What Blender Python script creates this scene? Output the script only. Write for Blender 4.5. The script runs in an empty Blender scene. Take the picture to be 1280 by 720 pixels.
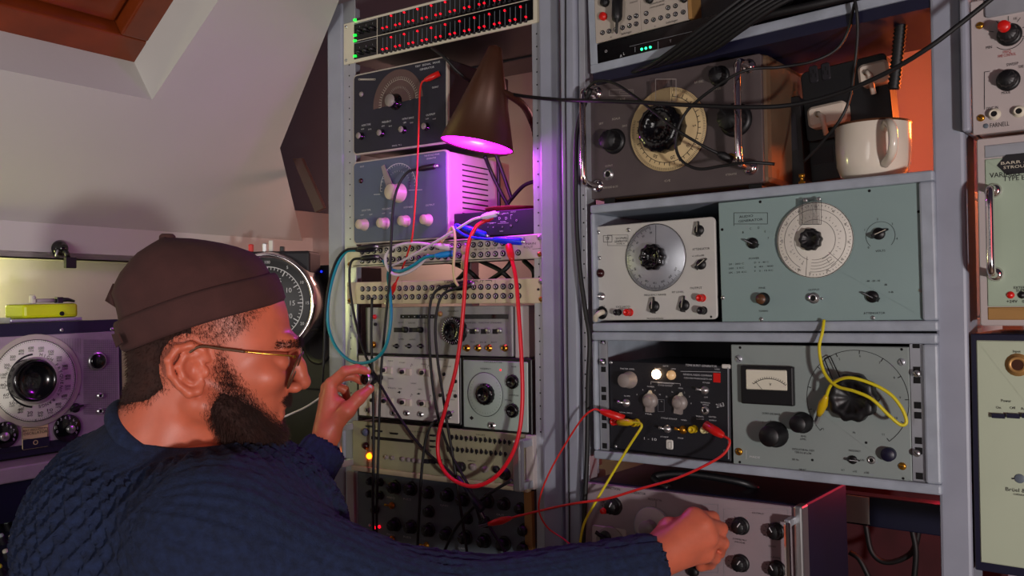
import bpy, bmesh, math, random
import numpy as np
from mathutils import Matrix, Vector
random.seed(7); rng = np.random.default_rng(7)
sc = bpy.context.scene
COL = sc.collection
# ------------------------------------------------------------------ camera, world, lights, exposure
FPX = 1105.0; PITCH = 0.0203; ROLL = 0.0096; CZ = 1.20
cp_, sp_, cr_, sr_ = math.cos(PITCH), math.sin(PITCH), math.cos(ROLL), math.sin(ROLL)
CFWD = Vector((0, cp_, sp_)); UP0 = Vector((0, -sp_, cp_)); RT0 = Vector((1, 0, 0))
CRT = RT0 * cr_ - UP0 * sr_; CUP = RT0 * sr_ + UP0 * cr_
CAM = Vector((0, 0, CZ))
cd = bpy.data.cameras.new('camera'); cam = bpy.data.objects.new('camera', cd); COL.objects.link(cam)
cd.sensor_width = 36.0; cd.lens = 36.0 * FPX / 1280.0; cd.clip_start = 0.01
cam.matrix_world = Matrix(((CRT.x, CUP.x, -CFWD.x, 0), (CRT.y, CUP.y, -CFWD.y, 0), (CRT.z, CUP.z, -CFWD.z, CZ), (0, 0, 0, 1)))
sc.camera = cam
w = bpy.data.worlds.new('world'); sc.world = w; w.use_nodes = True
w.node_tree.nodes['Background'].inputs[0].default_value = (0.36, 0.27, 0.42, 1)
w.node_tree.nodes['Background'].inputs[1].default_value = 0.07
sc.view_settings.view_transform = 'Standard'; sc.view_settings.look = 'None'
sc.view_settings.exposure = 0.0; sc.view_settings.gamma = 1.0; sc.view_settings.use_curve_mapping = False

def lamp(name, kind, loc, power, color, size=0.1, target=None, spot=None):
    d = bpy.data.lights.new(name, kind); o = bpy.data.objects.new(name, d); COL.objects.link(o)
    d.energy = power; d.color = color; o.location = loc
    if kind == 'AREA': d.size = size
    else: d.shadow_soft_size = size
    if spot: d.spot_size = spot; d.spot_blend = 0.6
    if target is not None:
        o.rotation_euler = (Vector(target) - Vector(loc)).to_track_quat('-Z', 'Y').to_euler()
    return o
lamp('key_lamp', 'POINT', (0.66, -0.72, CZ - 0.27), 82, (1.0, 0.95, 0.93), 0.055)  # key light right of the camera, placed from the knob shadows
rl = lamp('ceiling_fill', 'AREA', (-1.25, -0.75, CZ + 0.10), 8, (1.0, 0.94, 0.90), 0.9, (-1.25, 1.9, 2.05)); rl.data.spread = math.radians(95)  # wide fill added to brighten the sloping ceiling, spread limited to spare the racks
lamp('red_fill', 'POINT', (0.62, -0.25, CZ + 0.10), 4.5, (1.0, 0.14, 0.16), 0.25)  # soft red fill, added so that shadows turn pinkish

# ------------------------------------------------------------------ pixel rays and rack planes
def ray(px, py):
    x2 = (px - 640.0) / FPX; y2 = (360.0 - py) / FPX
    x = cr_ * x2 + sr_ * y2; y = -sr_ * x2 + cr_ * y2
    return RT0 * x + CFWD + UP0 * y
def at(px, py, dist):                       # point seen at a pixel, at a distance along +Y
    d = ray(px, py); return CAM + d * (dist / d.y)
class Frame:                                # x right along the panels, y into depth, z up
    def __init__(s, o, yaw):
        s.o = Vector(o); c, n = math.cos(yaw), math.sin(yaw)
        s.x = Vector((c, -n, 0)); s.y = Vector((n, c, 0)); s.z = Vector((0, 0, 1))
        s.m = Matrix(((c, n, 0, s.o.x), (-n, c, 0, s.o.y), (0, 0, 1, s.o.z), (0, 0, 0, 1)))
    def hit(s, px, py, h=0.0):              # local point on the plane h in front of the rack front
        d = ray(px, py); t = ((s.o - s.y * h) - CAM).dot(s.y) / d.dot(s.y)
        p = CAM + d * t - s.o
        return Vector((p.dot(s.x), p.dot(s.y), p.dot(s.z)))
    def w(s, px, py, h=0.0):
        return s.m @ s.hit(px, py, h)
FL = Frame((-0.1411, 1.6597, CZ + 0.0054), 0.6171)
FR = Frame((0.33, 1.268, CZ - 0.2443), 0.6553)
FR3 = Frame(FR.w(1212, 400, 0.0), 0.62)
WYAW = 0.62 - math.pi / 2
FO = Frame(at(152, 480, 1.62), WYAW)        # plane of the things along the left wall

# ------------------------------------------------------------------ materials
def srgb(h):
    if not isinstance(h, str): return h
    c = [int(h[i:i + 2], 16) / 255 for i in (0, 2, 4)]
    return tuple(((v + 0.055) / 1.055) ** 2.4 if v > 0.04045 else v / 12.92 for v in c)
MATS = {}
def mat(name, col, rough=0.5, metal=0.0, noise=0.12, nscale=14.0, bump=0.0, bscale=400.0, emit=None, es=0.0, coat=0.0, trans=0.0, sub=0.0):
    m = bpy.data.materials.new(name); m.use_nodes = True; nt = m.node_tree; b = nt.nodes['Principled BSDF']
    c = srgb(col)
    b.inputs['Roughness'].default_value = rough; b.inputs['Metallic'].default_value = metal
    b.inputs['Coat Weight'].default_value = coat; b.inputs['Transmission Weight'].default_value = trans
    if sub: b.inputs['Subsurface Weight'].default_value = sub; b.inputs['Subsurface Radius'].default_value = (0.012, 0.004, 0.002); b.inputs['Subsurface Scale'].default_value = 0.6
    tc = nt.nodes.new('ShaderNodeTexCoord')
    n = nt.nodes.new('ShaderNodeTexNoise'); n.inputs['Scale'].default_value = nscale; n.inputs['Detail'].default_value = 6
    nt.links.new(tc.outputs['Object'], n.inputs['Vector'])
    r = nt.nodes.new('ShaderNodeValToRGB'); e = r.color_ramp.elements
    e[0].position = 0.3; e[1].position = 0.72
    e[0].color = tuple(v * (1 - noise) for v in c) + (1,); e[1].color = tuple(min(1, v * (1 + noise)) for v in c) + (1,)
    nt.links.new(n.outputs['Fac'], r.inputs['Fac']); nt.links.new(r.outputs['Color'], b.inputs['Base Color'])
    if bump:
        n2 = nt.nodes.new('ShaderNodeTexNoise'); n2.inputs['Scale'].default_value = bscale; n2.inputs['Detail'].default_value = 3
        nt.links.new(tc.outputs['Object'], n2.inputs['Vector'])
        bp = nt.nodes.new('ShaderNodeBump'); bp.inputs['Strength'].default_value = bump; bp.inputs['Distance'].default_value = 0.002
        nt.links.new(n2.outputs['Fac'], bp.inputs['Height']); nt.links.new(bp.outputs['Normal'], b.inputs['Normal'])
    if emit is not None:
        b.inputs['Emission Color'].default_value = tuple(srgb(emit)) + (1,); b.inputs['Emission Strength'].default_value = es
    MATS[name] = m; return m
mat('plaster', 'c9c2bd', .85, noise=.04, nscale=3, bump=.15, bscale=60)
mat('plaster_cool', 'bfbdb8', .85, noise=.04, nscale=3, bump=.15, bscale=60)
mat('floorwood', '5a4636', .6, noise=.3, nscale=5)
mat('varnish', '6e2c0c', .35, noise=.35, nscale=9, coat=.3)
mat('nightglass', '0a0a16', .05, coat=.5)
mat('rackpaint', '9397a4', .45, noise=.06, nscale=20, bump=.05)
mat('casepaint', '9aa2ad', .42, noise=.14, nscale=30, bump=.08, bscale=500)
mat('caseinner', '9fb0b8', .5, noise=.1)
mat('zinc', 'b9bdc4', .35, metal=.6, noise=.1)
mat('steel', 'c8c8c8', .28, metal=.9, noise=.08)
mat('chrome', 'e4dcdc', .12, metal=1.0, noise=.03)
mat('brass', 'c08a30', .3, metal=.9, noise=.15)
mat('black', '0d0d10', .45, noise=.2)
mat('blackgloss', '08080a', .18, noise=.1, coat=.3)
mat('hole', '020203', .9, noise=0)
mat('darkbox', '17151c', .6, noise=.3)
mat('rubber', '0b0b0d', .55, noise=.2)
mat('crackle', '14141c', .55, noise=.25, bump=.25, bscale=900)
mat('white_ink', 'c9c9cc', .6, noise=.05)
mat('black_ink', '16161a', .6, noise=.05)
mat('red_ink', 'a03030', .6, noise=.05)
mat('ivory', 'cfc8b4', .5, noise=.05)
mat('dialwhite', 'd9d6cb', .45, noise=.04)
mat('dialcream', 'c9b183', .5, noise=.12)
mat('panel_navy', '1d1d2a', .5, noise=.18)
mat('panel_bluegrey', '515b70', .5, noise=.08)
mat('case_beige', 'b0a79b', .5, noise=.08)
mat('knob_cream', 'c4b4a0', .4, noise=.06)
mat('knob_taupe', '8d847f', .4, noise=.06)
mat('alu_panel', 'c2bbac', .38, metal=.25, noise=.06, nscale=40)
mat('cream_panel', 'cabd9c', .45, noise=.07)
mat('white_panel', 'd6d3cb', .45, noise=.05)
mat('white_dim', 'bfbeb8', .45, noise=.05)
mat('grey_panel', '8f8e90', .45, noise=.06)
mat('sage_panel', 'a5b5ab', .45, noise=.05)
mat('teal_panel', '849a98', .42, noise=.05, nscale=6)
mat('tealgrey_panel', '88928f', .42, noise=.07, nscale=6)
mat('olive_panel', '9a977a', .5, noise=.1)
mat('slate_panel', '5d6770', .45, noise=.12)
mat('brown_panel', '4f4545', .42, noise=.12)
mat('brown_case', '6a5440', .35, metal=.3, noise=.2)
mat('taupe_panel', '918388', .45, noise=.06)
mat('navy_case', '12122c', .45, noise=.15)
mat('sand_panel', 'b3a9a6', .4, noise=.05)
mat('green_panel', '9fb09b', .45, noise=.05)
mat('sage_light', 'b2bca4', .45, noise=.03)
mat('gold_trim', 'b58a52', .4, metal=.4, noise=.1)
mat('mauve_panel', '9c8a98', .45, noise=.08, nscale=60)
mat('copper', '4a2a1a', .45, metal=.35, noise=.2)
mat('mug', 'd8d0c0', .2, noise=.03, coat=.4)
mat('mugdark', '5a3a24', .4)
mat('redplastic', 'd01a14', .35, noise=.08)
mat('redcable', 'e01428', .4, noise=.05)
mat('redwire', 'd0241c', .45, noise=.05)
mat('yellowcable', 'cfc01c', .45, noise=.05)
mat('ochreplug', 'c8a80c', .4, noise=.08)
mat('creamcable', 'd8c890', .45, noise=.05)
mat('tealcable', '148a96', .4, noise=.05)
mat('skycable', '1e8ee0', .4, noise=.05)
mat('bluecable', '1030e0', .4, noise=.05)
mat('whitecable', 'd8ccd0', .4, noise=.05)
mat('lime', 'c8d400', .4, noise=.05)
mat('whiteplug', 'cfc4b4', .4, noise=.06)
mat('led_red', '400004', .3, emit='ff0a20', es=2.5)
mat('dialbrown', '5a4440', .5, noise=.12)
mat('maroon', '3a1018', .8, noise=.3)
mat('led_off', '300408', .3)
mat('led_green', '003008', .3, emit='10e030', es=4)
mat('led_cyan', '003020', .3, emit='20e080', es=5)
mat('led_orange', '502000', .3, emit='ff6a08', es=7)
mat('led_blue', '000030', .3, emit='1020ff', es=4)
mat('lamp_lit', 'fff0d8', .3, emit='ffd0a0', es=9)
mat('lamp_dim', 'c8b088', .3, emit='ffc080', es=.25)
mat('violet_bulb', 'ff60ff', .3, emit='e010ff', es=9)
mat('meter_face', 'd8d4c0', .5, noise=.03)
mat('glassclear', 'ffffff', .0, trans=1.0, noise=0)
mat('velvetred', '8a1030', .6, noise=.2)

# ------------------------------------------------------------------ mesh builder
class MB:
    def __init__(s): s.v = []; s.f = []; s.mi = []; s.sm = []; s.mats = []
    def _m(s, m):
        if m is None: m = s.mats[0] if s.mats else 'black'
        if m not in s.mats: s.mats.append(m)
        return s.mats.index(m)
    def add(s, vs, fs, m=None, smooth=False):
        b = len(s.v); i = s._m(m); s.v += [tuple(p) for p in vs]
        for f in fs: s.f.append([k + b for k in f]); s.mi.append(i); s.sm.append(smooth)
    def box(s, x0, x1, y0, y1, z0, z1, m=None, bev=0.0):
        x0, x1 = sorted((x0, x1)); y0, y1 = sorted((y0, y1)); z0, z1 = sorted((z0, z1))
        if bev <= 0:
            vs = [(x, y, z) for x in (x0, x1) for y in (y0, y1) for z in (z0, z1)]
            s.add(vs, [(0, 1, 3, 2), (4, 6, 7, 5), (0, 4, 5, 1), (2, 3, 7, 6), (0, 2, 6, 4), (1, 5, 7, 3)], m)
        else:
            bm = bmesh.new(); bmesh.ops.create_cube(bm, size=1)
            for v in bm.verts: v.co = ((x0 + x1) / 2 + v.co.x * (x1 - x0), (y0 + y1) / 2 + v.co.y * (y1 - y0), (z0 + z1) / 2 + v.co.z * (z1 - z0))
            bmesh.ops.bevel(bm, geom=bm.edges[:], offset=bev, segments=2, affect='EDGES', profile=.5)
            s.add([v.co[:] for v in bm.verts], [[v.index for v in f.verts] for f in bm.faces], m); bm.free()
        return s
    def rpanel(s, x0, x1, z0, z1, y0, y1, r=0.006, m=None, bev=0.0012):      # rounded-corner slab, front at y0
        n = 5; out = []
        for (cx, cz, a0) in ((x1 - r, z1 - r, 0), (x0 + r, z1 - r, 90), (x0 + r, z0 + r, 180), (x1 - r, z0 + r, 270)):
            for k in range(n + 1):
                a = math.radians(a0 + 90 * k / n); out.append((cx, cz, math.cos(a), math.sin(a)))
        N = len(out); rings = [(r - bev, y0), (r, y0 + bev), (r, y1)]
        vs = [(cx + rr * c, y, cz + rr * q) for rr, y in rings for cx, cz, c, q in out]
        fs = [list(range(N))]
        for k in range(2):
            for i in range(N): j = (i + 1) % N; fs.append((k * N + i, (k + 1) * N + i, (k + 1) * N + j, k * N + j))
        fs.append(list(range(3 * N - 1, 2 * N - 1, -1)))
        s.add(vs, fs, m); return s
    def lathe(s, prof, n=24, c=(0, 0, 0), m=None, rf=None, smooth=True, cap=True):   # prof (radius, y) about the y axis
        vs = []
        for r, y in prof:
            for k in range(n):
                a = 2 * math.pi * k / n; q = r * (rf(a) if rf else 1)
                vs.append((c[0] + q * math.cos(a), c[1] + y, c[2] + q * math.sin(a)))
        fs = []
        for j in range(len(prof) - 1):
            for k in range(n): k2 = (k + 1) % n; fs.append((j * n + k, (j + 1) * n + k, (j + 1) * n + k2, j * n + k2))
        s.add(vs, fs, m, smooth)
        if cap:
            b = len(s.v) - n * len(prof)
            for j, rev in ((0, False), (len(prof) - 1, True)):
                if prof[j][0] > 1e-6:
                    f = [b + j * n + k for k in range(n)]
                    s.f.append(f[::-1] if rev else f); s.mi.append(s._m(m)); s.sm.append(False)
        return s
    def tube(s, pts, r, n=8, m=None, taper=None, cap=True):
        P = [Vector(p) for p in pts]; N = len(P); vs = []; fs = []
        t0 = (P[1] - P[0]).normalized(); up = Vector((0, 0, 1)) if abs(t0.z) < .9 else Vector((1, 0, 0))
        a = t0.cross(up).normalized()
        for i, p in enumerate(P):
            t = (P[min(i + 1, N - 1)] - P[max(i - 1, 0)]).normalized()
            a = (a - t * a.dot(t)).normalized(); b = t.cross(a)
            rr = r if taper is None else taper[i]
            for k in range(n):
                q = 2 * math.pi * k / n; vs.append(p + a * (rr * math.cos(q)) + b * (rr * math.sin(q)))
        for i in range(N - 1):
            for k in range(n): k2 = (k + 1) % n; fs.append((i * n + k, i * n + k2, (i + 1) * n + k2, (i + 1) * n + k))
        s.add(vs, fs, m, True)
        if cap:
            b0 = len(s.v) - n * N; i_ = s._m(m)
            s.f.append([b0 + k for k in range(n)][::-1]); s.mi.append(i_); s.sm.append(False)
            s.f.append([b0 + (N - 1) * n + k for k in range(n)]); s.mi.append(i_); s.sm.append(False)
        return s
    def poly(s, pts, thick, nrm, m=None):                 # polygon slab
        n = len(pts); P = [Vector(p) for p in pts]; Q = [p + Vector(nrm) * thick for p in P]
        s.add(P + Q, [list(range(n)), list(range(2 * n - 1, n - 1, -1))] + [(i, i + n, (i + 1) % n + n, (i + 1) % n) for i in range(n)], m); return s
    def mesh(s, name):
        me = bpy.data.meshes.new(name); me.from_pydata(s.v, [], s.f)
        for m in s.mats: me.materials.append(MATS[m])
        me.polygons.foreach_set('material_index', s.mi); me.polygons.foreach_set('use_smooth', s.sm)
        me.update()
        bm = bmesh.new(); bm.from_mesh(me); bmesh.ops.recalc_face_normals(bm, faces=bm.faces[:]); bm.to_mesh(me); bm.free()
        return me
    def build(s, name, parent=None, mtx=None):
        return link(name, s.mesh(name), parent, mtx)
def link(name, me, parent=None, mtx=None):
    o = bpy.data.objects.new(name, me); COL.objects.link(o)
    if parent is not None: o.parent = parent
    if mtx is not None: o.matrix_local = mtx
    return o
def tag(o, label=None, cat=None, group=None, kind=None):
    if label: o['label'] = label
    if cat: o['category'] = cat
    if group: o['group'] = group
    if kind: o['kind'] = kind
    return o
def thing(name, label, cat, mtx=None, group=None):
    o = bpy.data.objects.new(name, None); COL.objects.link(o); o.empty_display_size = .02
    if mtx is not None: o.matrix_world = mtx
    return tag(o, label, cat, group)
def spline(pts, per=7):
    P = [Vector(p) for p in pts]
    if len(P) < 3:
        return [P[0].lerp(P[-1], k / per) for k in range(per + 1)]
    E = [P[0] * 2 - P[1]] + P + [P[-1] * 2 - P[-2]]; out = []
    for i in range(1, len(E) - 2):
        a, b, c, d = E[i - 1:i + 3]
        for k in range(per):
            t = k / per
            out.append(.5 * ((2 * b) + (c - a) * t + (2 * a - 5 * b + 4 * c - d) * t * t + (3 * b - a - 3 * c + d) * t ** 3))
    out.append(P[-1]); return out

# ------------------------------------------------------------------ lettering
_txt = {}
def text_geo(s):
    if s in _txt: return _txt[s]
    c = bpy.data.curves.new('t', 'FONT'); c.body = s; c.resolution_u = 2; c.align_x = 'CENTER'
    o = bpy.data.objects.new('t', c); me = bpy.data.meshes.new_from_object(o)
    v = [(p.co.x, p.co.y) for p in me.vertices]; f = [list(p.vertices) for p in me.polygons]
    bpy.data.objects.remove(o); bpy.data.curves.remove(c); bpy.data.meshes.remove(me)
    xs = [p[0] for p in v] or [0, 1]
    cx = (min(xs) + max(xs)) / 2
    v = [(x - cx, y - .35) for x, y in v]
    _txt[s] = (v, f, max(xs) - min(xs)); return _txt[s]

# ------------------------------------------------------------------ devices
MESHC = {}
def shared(key, fn):
    if key not in MESHC: MESHC[key] = fn()
    return MESHC[key]
def mk(fn):
    b = MB(); fn(b); return b.mesh('part')
def scallop(n, d): return lambda a: 1 + d * math.cos(n * a)

def knob_mesh(kind, m, m2):
    # unit radius, front toward -y, base on y=0
    b = MB()
    if kind == 'round':
        b.lathe([(1, 0), (1, -1.0), (.93, -1.12), (0, -1.16)], 22, m=m, cap=False)
    elif kind == 'capped':
        b.lathe([(1.08, 0), (1.08, -.22), (.92, -.3), (.9, -1.25), (.86, -1.32)], 22, m=m)
        b.lathe([(.84, -1.3), (.82, -1.42), (0, -1.44)], 22, m=m2, cap=False)
    elif kind == 'long':
        b.lathe([(1.15, 0), (1.15, -.3), (1.0, -.4), (.92, -1.7), (.85, -1.8), (0, -1.82)], 22, m=m, cap=False)
    elif kind == 'fluted':
        b.lathe([(1.25, 0), (1.2, -.2), (.98, -.34)], 30, m=m)
        b.lathe([(.95, -.3), (.9, -1.3), (.8, -1.42), (0, -1.44)], 36, m=m, rf=scallop(12, .06), cap=False)
        b.box(-.06, .06, -1.47, -1.4, .15, .85, m2)
    elif kind == 'scallop':
        b.lathe([(.95, 0), (1, -.06), (1, -.62), (.9, -.7), (.62, -.74), (.58, -.6), (0, -.6)], 60, m=m, rf=scallop(10, .055), cap=False)
    elif kind == 'dial_knob':
        b.lathe([(1, 0), (1, -.5), (.9, -.62), (.5, -.7), (.46, -.62), (0, -.62)], 48, m=m, rf=scallop(16, .03), cap=False)
    elif kind == 'bar':          # chicken-head pointer
        b.lathe([(1, 0), (1, -.25), (.9, -.5), (0, -.55)], 24, m=m, cap=False)
        b.add([(-.38, -.3, -1.25), (.38, -.3, -1.25), (.14, -.3, 1.7), (-.14, -.3, 1.7), (-.26, -1.25, -1.0), (.26, -1.25, -1.0), (.08, -.95, 1.45), (-.08, -.95, 1.45)],
              [(0, 1, 2, 3), (4, 7, 6, 5), (0, 4, 5, 1), (1, 5, 6, 2), (2, 6, 7, 3), (3, 7, 4, 0)], m)
        b.add([(-.05, -1.245, -.4), (.05, -1.245, -.4), (.05, -.975, 1.42), (-.05, -.975, 1.42)], [(0, 1, 2, 3)], m2)
    elif kind == 'skirt':        # grey pointer knob with a tab and a triangular nose
        b.lathe([(1, 0), (1, -.5), (.92, -.6), (.62, -.62), (.6, -1.1), (.52, -1.18), (0, -1.18)], 26, m=m, cap=False)
        b.box(-.5, .5, -.6, 0, -1.45, -.7, m); b.add([(-.3, -.58, .85), (.3, -.58, .85), (0, -.58, 1.35), (-.3, 0, .85), (.3, 0, .85), (0, 0, 1.35)], [(0, 1, 2), (3, 5, 4), (0, 2, 5, 3), (1, 4, 5, 2), (0, 3, 4, 1)], m2)
    return b.mesh('knob')

class Dev:
    h0 = 0.0004
    def __init__(s, name, label, cat, fr, corners, off=0.0, group=None):
        s.fr = fr; s.off = off
        P = [fr.hit(x, y, off) for x, y in corners]          # TL TR BR BL
        TL, TR, BR, BL = P
        a = .5 * (math.atan2(TR.z - TL.z, TR.x - TL.x) + math.atan2(BR.z - BL.z, BR.x - BL.x))
        s.w = .5 * ((TR - TL).length + (BR - BL).length); s.h = .5 * ((TL - BL).length + (TR - BR).length)
        c = sum(P, Vector()) / 4
        R = Matrix.Rotation(-a, 4, 'Y')
        s.lm = Matrix.Translation(c) @ R @ Matrix.Translation((-s.w / 2, 0, -s.h / 2))
        s.m = fr.m @ s.lm; s.inv = s.m.inverted()
        s.root = thing(name, label, cat, s.m, group) if name else None
        s.ink = {}; s.z = lambda x, y: (x, y)
    def zoom(s, x0, y0, k): s.z = lambda x, y: (x0 + x / k, y0 + y / k); s.k = k; return s
    def P(s, x, y, h=0.0):
        px, py = s.z(x, y)
        d = s.inv.to_3x3() @ ray(px, py); o = s.inv @ CAM
        t = (-h - o.y) / d.y; q = o + d * t
        return q
    def R(s, x, y, r, h=0.0):                                   # vertical pixel radius -> metres
        return abs(s.P(x, y - r, h).z - s.P(x, y + r, h).z) / 2
    def part(s, mb, name, parent=None, mtx=None): return mb.build(name, parent or s.root, mtx)
    def slab(s, name, x0, y0, x1, y1, h0, h1, m, r=0, bev=0.0, parent=None):
        a = s.P(x0, y0); b = s.P(x1, y1); mb = MB()
        if r: mb.rpanel(min(a.x, b.x), max(a.x, b.x), min(a.z, b.z), max(a.z, b.z), -h1, -h0, r, m)
        else: mb.box(a.x, b.x, -h1, -h0, a.z, b.z, m, bev)
        return mb.build(name, parent or s.root)
    def body(s, depth, m, inset=.004, front=None, r=.006, panel_t=.004, bev=.003):
        mb = MB().box(inset, s.w - inset, panel_t, depth, inset, s.h - inset, m, bev); mb.build('body', s.root)
        if front: MB().rpanel(0, s.w, 0, s.h, 0, panel_t + .001, r, front).build('front_panel', s.root)
    def place(s, name, me, x, y, r, h=0.0, ang=0.0, tip=0.0, parent=None):
        q = s.P(x, y, h + tip * 0)
        o = link(name, me, parent or s.root)
        o.matrix_local = Matrix.Translation((q.x, -h, q.z)) @ Matrix.Rotation(math.radians(ang), 4, 'Y') @ Matrix.Diagonal((r, r, r, 1))
        return o
    def knob(s, x, y, r, kind='round', m='black', m2=None, ang=0.0, h=0.0, name='knob', lift=None):
        # x, y is where the front face of the knob is seen
        me = shared(('k', kind, m, m2), lambda: knob_mesh(kind, m, m2 or m))
        rr = s.R(x, y, r); L = {'round': 1.1, 'capped': 1.35, 'long': 1.75, 'fluted': 1.2, 'scallop': .65, 'dial_knob': .6, 'bar': .6, 'skirt': .8}[kind] * rr
        q = s.P(x, y, h + L); o = link(name, me, s.root)
        o.matrix_local = Matrix.Translation((q.x, -h, q.z)) @ Matrix.Rotation(math.radians(ang), 4, 'Y') @ Matrix.Diagonal((rr, rr, rr, 1))
        return o
    def screw(s, x, y, r, m='steel', name='screw', h=0.0):
        def f(b):
            b.lathe([(1, 0), (1, -.25), (.7, -.5), (0, -.58)], 14, m=m, cap=False); b.box(-.75, .75, -.62, -.4, -.1, .1, 'hole')
        return s.place(name, shared(('s', m), lambda: mk(f)), x, y, s.R(x, y, r), h, random.uniform(0, 90))
    def jack(s, x, y, r, m='steel', name='jack', h=0.0):
        def f(b):
            b.lathe([(1, 0), (1, -.35), (.85, -.42), (.6, -.42)], 16, m='darkbox', cap=False); b.lathe([(.62, -.40), (.6, -.5), (.45, -.5), (.42, -.1)], 16, m=m, cap=False); b.lathe([(.46, -.3), (0, -.31)], 14, m='hole', cap=False)
        return s.place(name, shared(('j', m), lambda: mk(f)), x, y, s.R(x, y, r), h)
    def socket(s, x, y, r, m='steel', hm='hole', name='socket', L=1.2):
        def f(b):
            b.lathe([(1.35, 0), (1.35, -.2), (1, -.25), (1, -L), (.7, -L), (.62, -L * .6), (0, -L * .6)], 18, m=m, cap=False); b.lathe([(.66, -L * .72), (0, -L * .73)], 14, m=hm, cap=False)
        return s.place(name, shared(('so', m, hm, L), lambda: mk(f)), x, y, s.R(x, y, r))
    def post(s, x, y, r, m='redplastic', name='binding_post'):
        def f(b):
            b.lathe([(1.1, 0), (1.1, -.3), (.8, -.4), (.8, -.8), (1, -.9), (1, -2.2), (.9, -2.35), (.55, -2.35), (.5, -2.0), (0, -2.0)], 16, m=m, cap=False)
        me = shared(('po', m), lambda: mk(f)); rr = s.R(x, y, r); q = s.P(x, y, 2.2 * rr)
        o = link(name, me, s.root); o.matrix_local = Matrix.Translation((q.x, 0, q.z)) @ Matrix.Diagonal((rr, rr, rr, 1)); return o
    def toggle(s, x, y, r, tilt=-70, m='steel', name='toggle_switch'):
        def f(b):
            b.lathe([(1, 0), (1, -.35), (.75, -.4), (.7, -.8), (0, -.85)], 16, m=m, cap=False)
            a = math.radians(tilt); d = Vector((math.sin(a), -math.cos(a) * .7, .15)).normalized()
            b.tube([Vector((0, -.7, 0)), Vector((0, -.7, 0)) + d * 1.0, Vector((0, -.7, 0)) + d * 1.9], .3, 10, m, taper=[.22, .3, .38])
        return s.place(name, shared(('tg', m, tilt), lambda: mk(f)), x, y, s.R(x, y, r))
    def led(s, x, y, r, m='led_red', name='led', h=0.0):
        def f(b): b.lathe([(1, 0), (1, -.4), (.7, -.85), (0, -1.0)], 12, m=m, cap=False)
        return s.place(name, shared(('l', m), lambda: mk(f)), x, y, s.R(x, y, r), h)
    def disc(s, name, x, y, r, t, m, h=0.0, n=48, parent=None, edge=None):
        q = s.P(x, y, h); rr = s.R(x, y, r, h); mb = MB()
        mb.lathe([(rr, 0), (rr, -t * .7), (rr - t * .5, -t), (0, -t)], n, m=m, cap=False)
        o = mb.build(name, parent or s.root); o.location = (q.x, -h, q.z); return o
    # ink: collected per colour, one lettering part each
    def _ink(s, m): return s.ink.setdefault(m, MB())
    def text(s, t, x, y, hgt, m='white_ink', w=None, h=None, ang=0.0):
        h = s.h0 if h is None else h; q = s.P(x, y, h); v, f, wd = text_geo(t)
        k = 2 * s.R(x, y, hgt / 2) / .70; kx = k
        if w: kx = abs(s.P(x + w / 2, y).x - s.P(x - w / 2, y).x) / max(wd, 1e-6)
        c, n = math.cos(math.radians(ang)), math.sin(math.radians(ang))
        s._ink(m).add([(q.x + c * a * kx - n * b * k, -h, q.z + n * a * kx + c * b * k) for a, b in v], f, m)
    def line(s, x0, y0, x1, y1, wpx, m='white_ink', h=None):
        h = s.h0 if h is None else h; a = s.P(x0, y0, h); b = s.P(x1, y1, h); wd = s.R(x0, y0, wpx / 2)
        d = (b - a); n = Vector((-d.z, 0, d.x)).normalized() * wd
        s._ink(m).add([a - n, b - n, b + n, a + n], [(0, 1, 2, 3)], m)
    def arc(s, x, y, r, a0, a1, wpx, m='black_ink', h=None, n=40):
        h = s.h0 if h is None else h; c = s.P(x, y, h); rr = s.R(x, y, r, h); wd = s.R(x, y, wpx / 2); vs = []; fs = []
        for k in range(n + 1):
            a = math.radians(a0 + (a1 - a0) * k / n)
            for q in (rr - wd, rr + wd): vs.append((c.x + q * math.cos(a), -h, c.z + q * math.sin(a)))
        for k in range(n): fs.append((2 * k, 2 * k + 1, 2 * k + 3, 2 * k + 2))
        s._ink(m).add(vs, fs, m)
    def ticks(s, x, y, r0, r1, a0, a1, n, wpx, m='black_ink', h=None, nums=None, nr=None, nh=4):
        h = s.h0 if h is None else h; c = s.P(x, y, h); R0 = s.R(x, y, r0, h); R1 = s.R(x, y, r1, h); wd = s.R(x, y, wpx / 2)
        for k in range(n + 1):
            a = math.radians(a0 + (a1 - a0) * k / n); d = Vector((math.cos(a), 0, math.sin(a))); t = Vector((-d.z, 0, d.x)) * wd
            e = R1 if not (nums and k % max(1, n // max(1, len(nums) - 1)) == 0) else R1 + (R1 - R0) * .5
            p = Vector((c.x, -h, c.z))
            s._ink(m).add([p + d * R0 - t, p + d * e - t, p + d * e + t, p + d * R0 + t], [(0, 1, 2, 3)], m)
        if nums:
            rn = s.R(x, y, nr, h); k_ = 2 * s.R(x, y, nh / 2) / .7
            for i, t in enumerate(nums):
                a = math.radians(a0 + (a1 - a0) * i / max(1, len(nums) - 1))
                v, f, wd_ = text_geo(t); cx, cz = c.x + rn * math.cos(a), c.z + rn * math.sin(a); ro = a - math.pi / 2
                s._ink(m).add([(cx + k_ * (math.cos(ro) * p - math.sin(ro) * q), -h, cz + k_ * (math.sin(ro) * p + math.cos(ro) * q)) for p, q in v], f, m)
    def rect(s, x0, y0, x1, y1, wpx, m='white_ink', h=None):
        for q in ((x0, y0, x1, y0), (x1, y0, x1, y1), (x1, y1, x0, y1), (x0, y1, x0, y0)): s.line(*q, wpx, m, h)
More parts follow.
